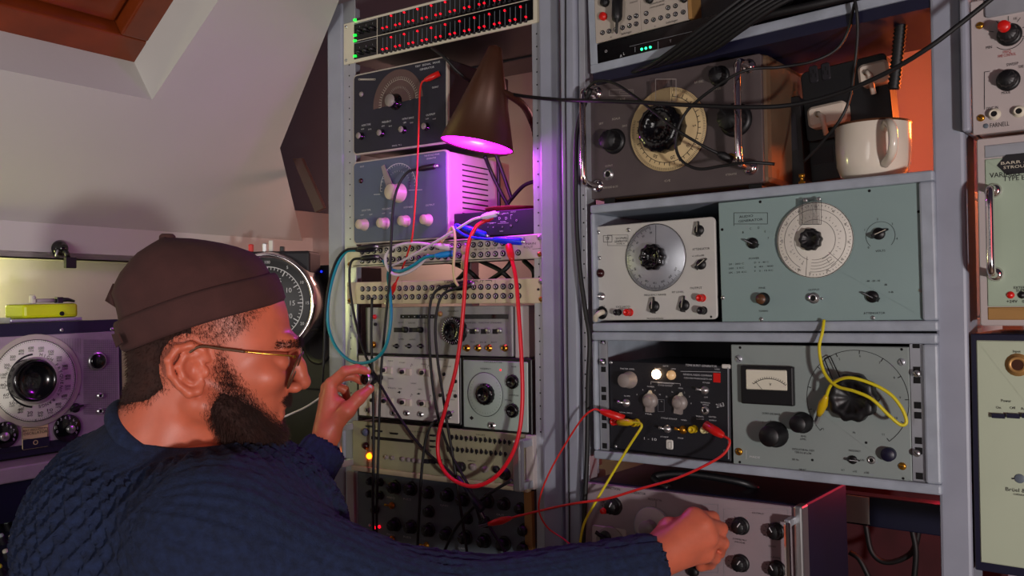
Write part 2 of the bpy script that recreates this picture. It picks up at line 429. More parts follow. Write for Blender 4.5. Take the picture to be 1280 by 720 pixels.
    def fill(s, x0, y0, x1, y1, m, h=None):
        h = s.h0 if h is None else h; a = s.P(x0, y0, h); b = s.P(x1, y1, h)
        s._ink(m).add([(a.x, -h, a.z), (b.x, -h, a.z), (b.x, -h, b.z), (a.x, -h, b.z)], [(0, 1, 2, 3)], m)
    def done(s):
        for m, b in s.ink.items():
            if b.v: b.build('lettering', s.root)
        s.ink = {}
        return s
def under(o, par):
    m = par.matrix_basis.inverted() @ o.matrix_basis; o.parent = par; o.matrix_basis = m; return o
def handle(dev, pts, r, m='chrome', name='handle', n=10):
    # pts in device-local metres
    return MB().tube(spline(pts, 6), r, n, m).build(name, dev.root)
# ------------------------------------------------------------------ the room
FW = Frame(FO.o + FO.y * 0.36, WYAW)
zk = FW.hit(144, 285).z; zb = FW.hit(144, 325.5).z
def struct(name, mb, mtx=None):
    return tag(mb.build(name, None, mtx), kind='structure')
XR = FW.hit(384, 300).x
b = MB().box(-2.6, XR + .02, 0.0, .06, zb, zk + .01, 'plaster_cool'); struct('trim_1', b, FW.m)
b = MB().box(-2.6, XR + .5, 0.12, .18, -FW.o.z, zk + .1, 'plaster'); struct('wall_left', b, FW.m)
b = MB().box(-2.6, XR + .02, 0.0, .12, zb, zb + .012, 'plaster'); struct('trim_2', b, FW.m)
ALPHA = math.radians(36.0)
SN = FW.y * math.sin(ALPHA) + Vector((0, 0, 1)) * math.cos(ALPHA)
SS = FW.y * -math.cos(ALPHA) + Vector((0, 0, 1)) * math.sin(ALPHA)
SO = FW.o + Vector((0, 0, zk))
def slope(px, py, dn=0.0):
    d = ray(px, py); o = SO + SN * dn; t = (o - CAM).dot(SN) / d.dot(SN); p = CAM + d * t - SO
    return p.dot(FW.x), p.dot(SS)
def sp(x, t, dn=0.0): return SO + FW.x * x + SS * t + SN * dn
xc, tc = slope(190, 125)
p0 = (slope(379, 300)[0], 0.0); p1 = slope(350, 185); p2 = slope(412, 30)
p3 = (p2[0] + (p2[0] - p1[0]) * 1.2, p2[1] + (p2[1] - p1[1]) * 1.2)
TM = max(p3[1], tc + 1.2)
poly = [(-2.6, 0), p0, p1, p2, p3, (p3[0], TM), (xc, TM), (xc, tc), (-2.6, tc)]
b = MB().poly([sp(*q) for q in poly], .115, SN, 'plaster_cool'); struct('ceiling', b)
# roof window set in the slope
wm = Matrix(((FW.x.x, SS.x, SN.x, 0), (FW.x.y, SS.y, SN.y, 0), (FW.x.z, SS.z, SN.z, 0), (0, 0, 0, 1)))
wx, wt = slope(170, 78, .15)
win = bpy.data.objects.new('window_1', None); COL.objects.link(win); tag(win, kind='structure')
win.matrix_world = Matrix.Translation(sp(xc, tc, .105)) @ wm
W_, H_ = 1.1, 1.1
def wpart(name, boxes, m, bev=.004):
    for q in boxes: MB().box(*q, m, bev).build(name, win)
wpart('frame_rail', [(-W_, 0.02, -.02, .055, 0.0, .10), (-W_, .02, H_ - .05, H_ + .03, 0, .10)], 'varnish')
wpart('frame_stile', [(-.055, .02, .055, H_ - .05, 0, .10), (-W_, -W_ + .075, .055, H_ - .05, 0, .10)], 'varnish')
wpart('sash_rail', [(-W_ + .08, -.06, .06, .14, .03, .09), (-W_ + .08, -.06, H_ - .14, H_ - .055, .03, .09)], 'varnish')
wpart('sash_stile', [(-.14, -.06, .14, H_ - .14, .03, .09), (-W_ + .08, -W_ + .16, .14, H_ - .14, .03, .09)], 'varnish')
wpart('pane', [(-W_ + .15, -.13, .13, H_ - .13, .06, .066)], 'nightglass', 0)
MB().tube([Vector((-.9, -.022, -.003)), Vector((-.5, -.018, -.004)), Vector((0, -.02, -.003))], .006, 6, 'brass').build('sealant_bead', win)
# wall behind the racks and floor
b = MB().box(-1.4, 3.2, .60, .66, -FL.o.z, 1.8, 'plaster'); struct('wall_back', b, FL.m)
b = MB().box(FL.hit(700,600).x, 2.2, .50, .53, -FL.o.z, FR.hit(1100, 615, -.45).z + FR.o.z - FL.o.z, 'maroon'); tag(b.build('shade_sheet', None, FL.m), 'dark maroon sheet standing in for the shaded wall behind the right rack', 'board')  # added dark sheet: shade on the wall below the case put into its colour
b = MB().box(-3.5, 3.5, -3.0, 4.0, -.05, 0, 'floorwood'); struct('floor', b)

# ------------------------------------------------------------------ racks
def ux(fr, px, h=0.0, py=360): return fr.hit(px, py, h).x
def rack(label, fr, posts, rails, ztop, braces=()):
    root = thing('equipment_rack', label, 'rack', fr.m)
    z0 = -fr.o.z
    for (a, c, h0, d) in posts:
        x0, x1 = ux(fr, a), ux(fr, c)
        MB().box(x0, x1, -h0, d, z0, ztop, 'rackpaint', .004).build('post', root)
    for (a, c, h0, d) in rails:
        x0, x1 = ux(fr, a), ux(fr, c)
        MB().box(x0, x1, -h0, d, z0, ztop, 'zinc', .0008).build('rail', root)
        k = 0
        for i in range(34):
            zz = .50 - i * .04445 * .5 + .011
            if zz < -.55: break
            r_ = link('rail_hole', shared(('rh',), lambda: mk(lambda q: q.box(-.0012, .0012, -.0003, .001, -.0012, .0012, 'hole'))), root)
            r_.location = ((x0 + x1) / 2, -h0 - .0002, zz)
    for q in braces: MB().box(*q, 'rackpaint', .003).build('cross_member', root)
    return root
xl0, xl1 = ux(FL, 412), ux(FL, 706)
rack('pale blue-grey steel rack at left holding two patch panels and purple-lit lamp', FL,
     [(412, 431, .004, .05), (681, 705, .012, .05)], [(431, 446, .0005, .002), (668, 680.5, .0005, .002)], .62,
     [(xl0, xl1, .44, .47, -.95, -.90), (xl0, xl1, .44, .47, .57, .61), (xl0, xl0 + .03, .05, .47, .58, .61), (xl1 - .03, xl1, .05, .47, .58, .61), (xl0, xl0 + .03, .44, .47, -1.2, .55), (xl1 - .03, xl1, .44, .47, -1.2, .55)])
xr0, xr1 = ux(FR, 708), ux(FR, 1210)
zt = .62 + FL.o.z - FR.o.z
rack('pale blue-grey steel rack at right carrying two stacked grey instrument cases', FR,
     [(708, 727, .012, .05), (1170, 1210, .006, .06)], [(728.5, 736, .004, .02)], zt,
     [(xr0, xr1, .44, .47, -.6, -.55), (xr0, xr0 + .03, .44, .47, -.95, zt), (xr1 - .03, xr1, .44, .47, -.95, zt)])
# ------------------------------------------------------------------ left rack instruments
# graphic equaliser
d = Dev('graphic_equaliser', 'two-row graphic equaliser with red slider lights at the top of the left rack', 'equaliser', FL, [(429, 28), (681, -33), (681, 23.5), (429.5, 83)], .004)
MB().rpanel(0, d.w, 0, d.h, 0, .004, .002, 'ivory').build('front_panel', d.root)
MB().box(.02, d.w - .02, .004, .28, .003, d.h - .003, 'black').build('body', d.root)
d.zoom(400, 0, 8)
x0 = d.P(345, 215).x; x1 = d.w - .012 - .012
zz0, zz1 = .006, d.h - .006
MB().box(x0, x1, -.0012, 0, zz0, zz1, 'blackgloss').build('display_window', d.root)
for (xx, zz) in ((.008, .008), (.008, d.h - .008), (d.w - .008, .008), (d.w - .008, d.h - .008)):
    o = link('screw', shared(('eqs',), lambda: mk(lambda q: q.lathe([(.0032, 0), (.0032, -.001), (.002, -.002), (0, -.002)], 12, m='steel', cap=False))), d.root); o.location = (xx, 0, zz)
xs = x0 + .064
MB().box(xs, xs + .0012, -.0018, -.001, zz0, zz1, 'ivory').build('divider', d.root)
MB().box(x0, x1, -.0018, -.001, d.h / 2 - .0006, d.h / 2 + .0006, 'ivory').build('divider', d.root)
for zz in (d.h * .93, d.h * .47): MB().box(x0, xs, -.0016, -.001, zz - .002, zz - .0012, 'zinc').build('divider', d.root)
red = []
nsl = 31
def eqled(q): q.box(-.0011, .0011, -.003, 0, -.0013, .0013, 'led_red')
def eqcap(q): q.box(-.0022, .0022, -.004, 0, -.0012, .0012, 'darkbox')
for row in (0, 1):
    za = d.h * (.07 + .5 * (1 - row)) ; zh = d.h * .37
    for i in range(nsl):
        xx = xs + .016 + i * (x1 - xs - .03) / (nsl - 1)
        MB_ = shared(('eqslot',), lambda: mk(lambda q: q.box(-.0006, .0006, -.0004, 0, 0, .030, 'slate_panel')))
        o = link('slider_slot', MB_, d.root); o.location = (xx, -.0012, za)
        lit = (i % 3 != 2)
        zz = za + (zh * .80 if (i % 3 == 0 and i > 0) else zh * .28)
        zz = za + zh * (.86 if i % 3 == 2 else .22)
        o = link('slider_light', shared(('eqled',), lambda: mk(eqled)), d.root); o.location = (xx, -.0012, zz)
        o = link('slider_cap', shared(('eqcap',), lambda: mk(eqcap)), d.root); o.location = (xx, -.0012, za - .0015)
    for zq in (.25, .62):
        o = link('indicator', shared(('eqg', ), lambda: mk(lambda q: q.box(-.003, .003, -.003, 0, -.0018, .0018, 'led_green'))), d.root); o.location = (x0 + .004, -.0012, za + d.h * (zq - .18))
    for i in range(3):
        o = link('knob', shared(('eqk',), lambda: mk(lambda q: q.lathe([(.005, 0), (.004, -.009), (0, -.0095)], 12, m='black', cap=False))), d.root); o.location = (x0 + .016 + i * .018, -.0012, za + .012)
        MBt = d._ink('zinc'); MBt.box(x0 + .0157 + i * .018, x0 + .0163 + i * .018, -.0016, -.0013, za + .02, za + .023, 'zinc')
d.done()

# black valve oscillator with semicircular dial
d = Dev('test_oscillator', 'black test oscillator with brown half-round dial, second from the top of the left rack', 'oscillator', FL, [(441, 93.5), (558, 70), (560, 178), (441.5, 195)], .012).zoom(440, 60, 5.146)
d.body(.20, 'darkbox', .003, 'case_beige', .010, .006)
MB().rpanel(.003, d.w - .003, .003, d.h - .003, -.0012, .001, .008, 'panel_navy').build('face_plate', d.root); d.h0 = .0019
c = d.P(298, 355); R_ = d.R(298, 355, 215)
def half(r0, r1, y, m, n=40, a0=4, a1=184):
    q = MB(); vs = []; fs = []
    for k in range(n + 1):
        a = math.radians(a0 + (a1 - a0) * k / n)
        for rr, yy in ((r0, y), (r1, y), (r1, y + .0015)): vs.append((c.x + rr * math.cos(a), yy, c.z + rr * math.sin(a)))
    for k in range(n): fs += [(3 * k, 3 * k + 1, 3 * k + 4, 3 * k + 3), (3 * k + 1, 3 * k + 2, 3 * k + 5, 3 * k + 4)]
    q.add(vs, fs, m); return q
half(.0, R_, -.002, 'dialbrown').build('dial_scale', d.root)
d.ticks(298, 355, 150, 172, 5, 183, 30, 3, 'case_beige', .0042); d.arc(298, 355, 150, 5, 183, 2, 'case_beige', .0042)
d.ticks(298, 355, 95, 110, 5, 183, 24, 2, 'case_beige', .0042)
d.knob(242, 336, 48, 'capped', 'blackgloss', 'knob_taupe')
for x, y in ((40, 563), (173, 544), (313, 522), (460, 502)): d.knob(x, y, 24, 'capped', 'blackgloss', 'knob_taupe')
for t, x, y in (('AUDIO TONE', 90, 494), ('FREQUENCY', 222, 474), ('OUTPUT RANGE', 360, 452), ('OUTPUT', 505, 428)):
    d.text(t, x, y, 12, w=58 if t != 'OUTPUT RANGE' else 74)
    for k in (-22, 24): d.text('OFF' if k < 0 else 'RANGE', x + k, y + 28, 8, w=20)
d.text('TEST  SIGNAL  WAVE', 485, 104, 12, w=160); d.text('GENERATOR', 482, 130, 12, w=92); d.text('OUTPUT', 536, 252, 11, w=40)
d.text('MODEL  TO-2', 288, 626, 8, w=60)
d.rect(42, 198, 150, 206, 3, 'case_beige'); d.line(52, 202, 140, 200, 5, 'case_beige')
d.led(64, 298, 17, 'knob_taupe', 'pilot_lamp'); d.screw(562, 207, 7)
for x, y in ((486, 552), (545, 549), (460, 580), (335, 362), (475, 575)): d.screw(x, y, 5)
d.done()

# blue-grey oscillator with cream knobs and a vented beige case
d = Dev('test_oscillator', 'blue-grey oscillator with cream knobs and slotted beige side under the black one', 'oscillator', FL, [(441, 202), (559, 187), (562, 297), (441.5, 307)], .012).zoom(440, 180, 5.537)
d.body(.20, 'case_beige', .003, 'case_beige', .010, .006)
MB().rpanel(.003, d.w - .003, .003, d.h - .003, -.0012, .001, .008, 'panel_bluegrey').build('face_plate', d.root); d.h0 = .0019
for i in range(10):
    zz = d.h * (.86 - i * .062)
    MB().box(d.w - .004, d.w - .0022, .045, .125, zz - .0011, zz + .0011, 'hole').build('vent_slot', d.root)
    MB().box(d.w - .004, d.w - .0012, .045, .125, zz + .0011, zz + .0022, 'case_beige').build('louvre', d.root)
d.arc(318, 300, 165, 0, 186, 4, 'white_ink'); d.line(150, 350, 195, 348, 3); d.line(390, 320, 486, 316, 3)
d.ticks(318, 300, 150, 164, 0, 186, 22, 3, 'white_ink'); d.ticks(318, 300, 108, 118, 0, 186, 18, 2, 'white_ink')
# pointer arm
a = d.P(262, 290, .004); e = d.P(215, 150, .004)
n_ = Vector((-(e - a).z, 0, (e - a).x)).normalized() * .006
MB().poly([a - n_ * 1.4, a + n_ * 1.4, e + n_ * .7, e - n_ * .7], .0015, (0, -1, 0), 'knob_taupe').build('pointer', d.root)
d.knob(262, 330, 58, 'long', 'knob_cream')
for x, y in ((45, 555), (190, 545), (335, 530), (490, 522)): d.knob(x, y, 36, 'long', 'knob_cream')
for t, x, y in (('AUDIO TONE', 98, 458), ('FREQUENCY', 240, 448), ('OUTPUT RANGE', 388, 437), ('OUTPUT', 540, 422)): d.text(t, x, y, 12, w=62)
for x, y in ((70, 492), (130, 488), (218, 480), (268, 478)): d.text('OFF', x, y, 9, w=22)
d.text('THE ECONO WAVE', 552, 76, 11, w=105); d.text('GENERATOR', 548, 98, 11, w=66); d.text('OUTPUT', 580, 158, 9, w=30); d.text('PILOT', 70, 156, 10, w=28)
d.led(66, 256, 18, 'led_off', 'pilot_lamp')
for x, y in ((492, 574), (575, 574), (610, 200), (565, 222)): d.screw(x, y, 6)
d.done()

# black unit under the lamp
d = Dev('audio_interface', 'small black half-rack audio unit with white legends on the upper patch panel', 'audio unit', FL, [(566, 267), (671, 260.5), (671.5, 291.5), (566, 298)], -.008).zoom(560, 250, 9)
d.body(.15, 'darkbox', .002, 'panel_navy', .002, .003)
for t, x, y in (('MIC IN', 590, 160), ('INPUTS', 650, 150), ('OUTPUT', 735, 132), ('LINE', 490, 260), ('PHONES', 620, 245), ('GAIN', 600, 350)): d.text(t, x, y, 14, w=60 if len(t) > 4 else 40)
d.line(705, 165, 705, 215, 4); d.line(705, 165, 725, 165, 4); d.line(440, 258, 540, 255, 3); d.line(560, 265, 680, 258, 3)
for x, y, r in ((775, 230, 18), (712, 288, 18), (615, 303, 14), (455, 305, 12), (512, 308, 12)): d.jack(x, y, r)
for x in (580, 655): d.text('D', x, 205, 30)
d.done()
dish = MB().lathe([(.0, .0), (.05, .002), (.055, .008), (.057, .010), (.0, .010)], 30, m='velvetred', cap=False)
o = dish.build('saucer', None, Matrix.Translation(FL.m @ Vector((FL.hit(640, 259, -.06).x, .07, d.lm.translation.z + d.h - .002))) @ Matrix.Rotation(math.pi / 2, 4, 'X'))
tag(o, 'dark red shallow dish lying on the black audio unit under the lamp', 'dish')

# patch panels
def patch(label, corners, mtl, cols_px, rows, rj, zoom, gold=True):
    d = Dev('patch_bay', label, 'patch panel', FL, corners, .004)
    MB().rpanel(0, d.w, 0, d.h, 0, .003, .0015, mtl).build('front_panel', d.root)
    MB().box(.02, d.w - .02, .003, .10, .004, d.h - .006, 'black').build('body', d.root)
    for xx in (.0085, d.w - .0085):
        for i, zz in enumerate((.007, d.h - .007)):
            m_ = 'brass' if i == 0 else 'steel'
            o = link('screw', shared(('ps', m_), lambda: mk(lambda q: (q.lathe([(.0045, 0), (.0045, -.001), (.0028, -.0026), (0, -.003)], 14, m=m_, cap=False), q.box(-.003, .003, -.0032, -.002, -.0005, .0005, 'hole')))), d.root); o.location = (xx, 0, zz)
    for xx in cols_px:
        for fz in rows:
            me = shared(('pj',), lambda: mk(lambda b: (b.lathe([(1, 0), (1, -.35), (.85, -.42), (.62, -.42)], 16, m='darkbox', cap=False), b.lathe([(.64, -.40), (.62, -.5), (.45, -.5), (.42, -.1)], 16, m='steel', cap=False), b.lathe([(.46, -.3), (0, -.31)], 14, m='hole', cap=False))))
            o = link('jack', me, d.root); o.matrix_local = Matrix.Translation((xx, 0, fz * d.h)) @ Matrix.Diagonal((.0054, .0054, .0054, 1))
    return d
cols = [.045 + i * .01655 for i in range(24)]
d = patch('upper patch panel crossed by blue and white cables, marked MAIN OUT', [(432.5, 309.5), (679, 291), (680, 323.5), (434, 334)], 'alu_panel', cols, (.28, .72), 3, None)
d.zoom(560, 250, 9)
d.text('R', 860, 432, 30, 'black_ink'); d.text('C', 918, 428, 26, 'white_ink'); d.text('MAIN', 930, 490, 26, 'black_ink', w=110); d.text('OUT', 915, 530, 26, 'black_ink', w=80); d.line(950, 552, 1045, 545, 4, 'black_ink'); d.text('R', 862, 530, 28, 'black_ink')
MB().box(.02, d.w - .09, -.0016, 0, d.h - .004, d.h - .0025, 'black').build('edge_strip', d.root)
MB().box(.02, d.w - .09, -.0016, 0, .0025, .004, 'black').build('edge_strip', d.root)
d.text('IN  OUT  IN  OUT  SEND', 460, 548, 18, 'black_ink', w=330); d.done()
d = patch('lower cream patch panel with two rows of sockets marked SEQ INPUT', [(433, 353), (681, 347), (682, 379), (434, 380)], 'cream_panel', cols, (.30, .68), 3, None)
d.zoom(540, 240, 4.5)
d.text('SEQ', 95, 505, 14, 'black_ink', w=42); d.text('INPUT', 250, 503, 14, 'black_ink', w=85); d.line(70, 510, 70, 498, 3, 'black_ink'); d.line(300, 498, 335, 496, 3, 'black_ink'); d.line(335, 496, 335, 506, 3, 'black_ink')
d.line(355, 490, 357, 622, 1.5, 'black_ink'); d.line(-170, 495, -168, 622, 1.5, 'black_ink'); d.knob(596, 548, 7, 'round', 'black'); d.done()

# counter-timer
d = Dev('counter_timer', 'grey counter instrument with black round dial below the patch panels', 'instrument', FL, [(459, 385), (640, 381), (641, 447), (459, 440.5)], .0).zoom(445, 380, 5.818)
d.body(.26, 'grey_panel', .002, 'grey_panel', .003, .004)
MB().box(d.w + .002, d.w + .020, .003, .25, -.003, d.h, 'sand_panel', .003).build('side_cheek', d.root)
MB().box(-.006, -.001, .003, .25, 0, d.h, 'navy_case').build('side_cheek', d.root)
d.slab('display_window', 325, 78, 590, 105, 0, .0012, 'blackgloss'); d.slab('display_window', 795, 76, 1108, 108, 0, .0012, 'blackgloss')
for i in range(6): d.led(345 + i * 42, 92, 6, 'zinc', 'digit')
d.knob(692, 195, 100, 'dial_knob', 'blackgloss'); d.ticks(692, 195, 80, 95, 0, 360, 30, 5, 'white_ink', .020)
d.fill(610, 140, 640, 260, 'taupe_panel')
for x in (800, 875, 955, 1040): d.knob(x, 195, 20, 'round', 'steel', name='push_button'); d.fill(x - 48, 182, x - 8, 218, 'black')
for x in (810, 890, 970, 1085): d.socket(x, 320, 20, 'brass')
for x in (350, 460): d.knob(x, 188, 22, 'round', 'black', name='push_button'); d.fill(x - 75, 172, x + 5, 206, 'darkbox')
for x in (290, 380, 465): d.knob(x, 306, 18, 'bar', 'black', 'white_ink', 90)
d.led(138, 93, 18, 'redplastic', 'push_button'); d.knob(136, 148, 12, 'round'); d.led(615, 72, 20, 'gold_trim', 'indicator'); d.socket(130, 296, 18, 'brass')
for t, x, y, w_ in (('FREQUENCY', 706, 52, 80), ('TRIGGER LEVEL', 832, 136, 80), ('FUNCTION  STANDARD', 975, 136, 165), ('SENS', 325, 135, 40), ('GATE TIME', 405, 138, 50), ('CHECK', 497, 138, 32), ('LEVEL', 330, 255, 40), ('SLOPE', 410, 258, 45), ('IN A', 848, 275, 30), ('IN B', 925, 278, 45), ('EXT', 1005, 278, 40)): d.text(t, x, y, 10, 'black_ink', w=w_)
d.done()

# white function generator held by the left hand
d = Dev('function_generator', 'white function generator with cream knobs, one gripped by the left hand', 'generator', FL, [(447, 442), (575, 445.5), (577, 533), (447, 521)], .004).zoom(445, 440, 7.2)
d.body(.24, 'black', .002, 'black', .003, .004)
MB().rpanel(.004, d.w - .004, .004, d.h - .004, -.0014, .001, .002, 'white_panel').build('face_plate', d.root); d.h0 = .0019
for x, y in ((235, 165), (405, 180), (582, 188), (240, 442), (405, 455), (582, 467)):
    kb = d.knob(x, y, 30, 'long', 'ivory'); under(d.knob(x, y, 19, 'round', 'black', name='knob_cap', h=d.R(x, y, 30) * 1.6), kb)
    MB().box(*[v for v in (d.P(x + 60, y).x, d.P(x + 100, y).x, -.006, 0, d.P(x + 60, y + 30).z, d.P(x + 60, y - 30).z)], 'ivory', .001).build('range_switch', d.root)
for x, y in ((785, 200), (890, 265), (132, 435), (752, 390), (825, 393), (890, 397), (815, 480)): d.knob(x, y, 17, 'round', 'black', name='push_button')
for x, y in ((390, 362), (565, 376)): d.knob(x, y, 13, 'bar', 'black', 'black', 80)
for x, y in ((115, 522), (345, 548), (468, 550), (592, 560), (840, 582)): d.socket(x, y, 24, 'steel', name='output_socket')
for x, y, t, w_ in ((310, 80, 'RANGE', 45), (415, 95, 'SWEEP', 50), (590, 62, 'FUNCTION', 120), (765, 70, 'GENERATOR', 90), (612, 110, 'FREQ', 50), (820, 130, 'AMPLITUDE', 70), (315, 240, 'SYMMETRY', 50), (518, 283, 'OFFSET', 50), (320, 325, 'TRIG', 75), (398, 330, 'MODE', 30), (575, 335, 'GATE', 30), (860, 350, 'ATTENUATOR', 75), (860, 430, 'OUTPUT', 60), (860, 540, '50 OHM', 50)): d.text(t, x, y, 10, 'black_ink', w=w_)
for x, y in ((500, 120), (650, 130), (500, 390), (670, 400)): d.line(x - 8, y + 14, x, y - 14, 3, 'black_ink'); d.line(x, y - 14, x + 10, y, 3, 'black_ink')
d.led(112, 75, 8, 'lamp_lit', 'indicator')
# the knob between his finger and thumb
kq = d.P(65, 245, .050); rr = d.R(65, 245, 56, .05)
mb = MB(); mb.lathe([(rr * .5, 0), (rr * .5, -.02), (rr * .95, -.022), (rr * .98, -.040)], 26, m='black')
mb.lathe([(rr, -.039), (rr, -.046), (rr * .88, -.047)], 26, m='steel', cap=False); mb.lathe([(rr * .9, -.0465), (0, -.0475)], 26, m='blackgloss', cap=False)
o = mb.build('tuning_knob', d.root); o.location = (kq.x, 0, kq.z); o['label'] = 'black tuning knob with silver rim'
d.done()

# pale green oscillator
d = Dev('tone_oscillator', 'pale green oscillator with one large and two small black knobs in the left rack', 'oscillator', FL, [(577, 446), (664, 448), (665.5, 545.5), (577.5, 536.5)], .004).zoom(575, 440, 6.55)
d.body(.24, 'black', .002, 'black', .003, .004)
a = d.P(42, 62); e = d.P(562, 645)
MB().rpanel(.0045, e.x, .0055, d.h - .006, -.0014, .001, .002, 'sage_panel').build('face_plate', d.root); d.h0 = .0019
d.disc('dial', 205, 348, 178, .002, 'sage_panel', .0014); d.arc(205, 348, 180, 0, 360, 4, 'black_ink', .0036); d.ticks(205, 348, 150, 160, -220, 40, 26, 2, 'black_ink', .0036)
d.knob(190, 348, 88, 'dial_knob', 'blackgloss'); d.knob(418, 245, 58, 'dial_knob', 'blackgloss'); d.knob(418, 482, 58, 'dial_knob', 'blackgloss')
d.ticks(425, 248, 66, 74, -20, 200, 9, 3); d.ticks(425, 485, 66, 74, -20, 200, 9, 3)
d.led(335, 147, 10, 'led_red', 'pilot_light'); d.screw(90, 137, 8, 'black')
for t, x, y, w_ in (('OSCILLATOR', 270, 84, 150), ('FREQUENCY', 210, 137, 90), ('RANGE', 440, 120, 40), ('AMPLITUDE', 440, 355, 80), ('TONE', 395, 395, 60)): d.text(t, x, y, 12, 'black_ink', w=w_)
q = d.P(95, 540, .0016); k_ = .005
d._ink('black_ink').add([(q.x - k_, -.0016, q.z), (q.x, -.0016, q.z + k_ * .8), (q.x + k_, -.0016, q.z), (q.x, -.0016, q.z - k_ * .8)], [(0, 1, 2, 3)], 'black_ink')
d.socket(272, 600, 26, 'steel', name='output_socket'); d.done()

# cream counter with two rows of lever switches
d = Dev('pulse_generator', 'cream pulse generator with two rows of black lever switches and a glowing orange lamp', 'generator', FL, [(440, 525.5), (660, 543.5), (662, 611), (441, 584)], .006).zoom(425, 525, 5.12)
d.body(.26, 'grey_panel', .002, 'olive_panel', .003, .004)
d.slab('lower_lip', 95, 290, 1200, 330, 0, .0001, 'cream_panel') if False else None
MB().box(0, d.w, -.004, .006, -.006, .004, 'cream_panel', .001).build('lower_lip', d.root)
for i in range(13):
    for (y0, x0_) in ((110, 715), (185, 690)):
        x = x0_ + i * 30.5; y = y0 + i * 2.8
        d.knob(x, y, 12, 'bar', 'black', 'black', 0 if i % 3 else 180, name='lever_switch')
for y in (98, 133, 170): d.slab('push_button', 587, y - 6, 612, y + 6, 0, .006, 'black')
for x, y in ((350, 86), (250, 70), (195, 40)): d.slab('push_button', x - 22, y - 7, x + 22, y + 7, 0, .004, 'black')
d.slab('groove', 200, 122, 470, 128, 0, .0006, 'black'); d.slab('groove', 415, 92, 520, 102, 0, .0006, 'black')
d.knob(760, 305, 32, 'round', 'black'); d.knob(845, 305, 22, 'round', 'knob_taupe'); d.knob(920, 318, 22, 'round', 'knob_taupe'); d.knob(992, 318, 22, 'round', 'black')
d.socket(1060, 345, 30, 'black', name='output_socket')
for x in (290, 330, 395, 432, 465, 500): d.knob(x, 240 + (x - 290) * .12, 14, 'round', 'knob_taupe')
for x in (560, 600, 640): d.slab('push_button', x - 15, 248, x + 15, 278, 0, .005, 'darkbox')
d.led(190, 230, 20, 'led_orange', 'pilot_lamp'); d.led(168, 165, 24, 'led_off', 'push_button'); d.led(168, 78, 26, 'panel_bluegrey', 'push_button')
for t, x, y, w_ in (('PULSE PERIOD', 495, 75, 100), ('DELAY', 900, 95, 60), ('WIDTH', 840, 262, 50), ('POWER', 190, 200, 30), ('PULSE GENERATOR', 540, 190, 90), ('RANGE', 690, 255, 40)): d.text(t, x, y, 9, 'black_ink', w=w_)
# bar handles
for (xa, xb) in ((-.012, .003), (d.w - .006, d.w + .012)):
    MB().box(xa, xb, -.042, -.028, .002, d.h - .004, 'steel', .004).build('handle', d.root)
    for zz in (.004, d.h - .018): MB().box(xa + .001, xb - .001, -.030, .003, zz, zz + .012, 'zinc', .001).build('handle_foot', d.root)
MB().box(d.w - .004, d.w + .013, -.004, .02, .0, d.h, 'sand_panel', .002).build('rack_ear', d.root)
d.done()

# slate unit with many black knobs
d = Dev('analogue_filter_bank', 'dark slate rack unit crowded with black knobs at the bottom of the left rack', 'rack unit', FL, [(437, 587), (668, 616), (669, 775), (437, 728)], .0).zoom(430, 580, 5.12)
d.body(.26, 'slate_panel', .002, 'slate_panel', .002, .004)
MB().box(0, .020, -.006, .004, 0, d.h, 'sand_panel', .001).build('side_rail', d.root)
MB().box(d.w - .016, d.w, -.006, .004, 0, d.h, 'gold_trim', .001).build('side_rail', d.root)
KN = [(155, 115, 26), (215, 120, 26), (150, 195, 24), (215, 205, 26), (185, 298, 26), (300, 155, 42), (405, 165, 42), (520, 190, 38), (640, 205, 42), (740, 235, 42), (895, 245, 44), (1005, 262, 40), (1110, 290, 36), (525, 310, 36), (770, 355, 36), (885, 378, 36), (1135, 430, 40),
      (300, 395, 42), (405, 410, 42), (520, 430, 42), (635, 455, 42), (755, 478, 44), (875, 500, 44), (1000, 520, 46), (1135, 550, 46), (300, 640, 40), (405, 650, 40), (640, 690, 40)]
for x, y, r in KN: d.knob(x, y, r * .88, 'fluted', 'black', 'slate_panel', random.choice((-60, -20, 40, 80)))
for x, y in ((308, 265), (310, 482), (530, 520), (885, 592), (600, 620)): d.toggle(x, y, 22, -60, 'brass')
d.led(203, 407, 10, 'led_red'); d.led(228, 401, 10, 'led_red'); d.toggle(165, 392, 10, 60)
for x, y, t in ((300, 215, 'FREQ'), (405, 225, 'RES'), (640, 265, 'GAIN'), (880, 320, 'LEVEL'), (1000, 325, 'OUT'), (300, 452, 'FREQ'), (405, 468, 'RES'), (755, 540, 'GAIN')): d.text(t, x, y, 12, 'white_ink', w=50)
d.done()

# conical lamp
apex = FL.w(619, 60, .022); base = FL.w(596, 182, .042)
ax = (base - apex); L_ = ax.length; ax.normalize()
rb = abs(FL.hit(558, 182, .035).x - FL.hit(633, 182, .035).x) * .49
mt = Matrix.Translation(apex) @ ax.to_track_quat('Y', 'Z').to_matrix().to_4x4()
root = thing('desk_lamp', 'brown cone-shaped lamp glowing violet inside the left rack', 'lamp', mt)
MB().lathe([(.004, -.004), (.012, 0), (rb * .22, L_ * .06), (rb, L_), (rb - .0015, L_), (rb * .2, L_ * .08), (.008, .006)], 48, m='copper', cap=False).build('shade', root)
MB().lathe([(0, L_ - .010), (rb * .95, L_ - .008), (rb * .965, L_ - .002), (0, L_ - .0015)], 40, m='violet_bulb', cap=False).build('bulb', root)
im = mt.inverted()
neck = [FL.w(622, 113, .035), FL.w(640, 121, .0), FL.w(655, 133, -.05), FL.w(664, 150, -.11), FL.w(670, 172, -.12), FL.w(673, 230, -.14), FL.w(674, 300, -.2)]
mb = MB(); pts = [im @ p for p in spline(neck, 10)]
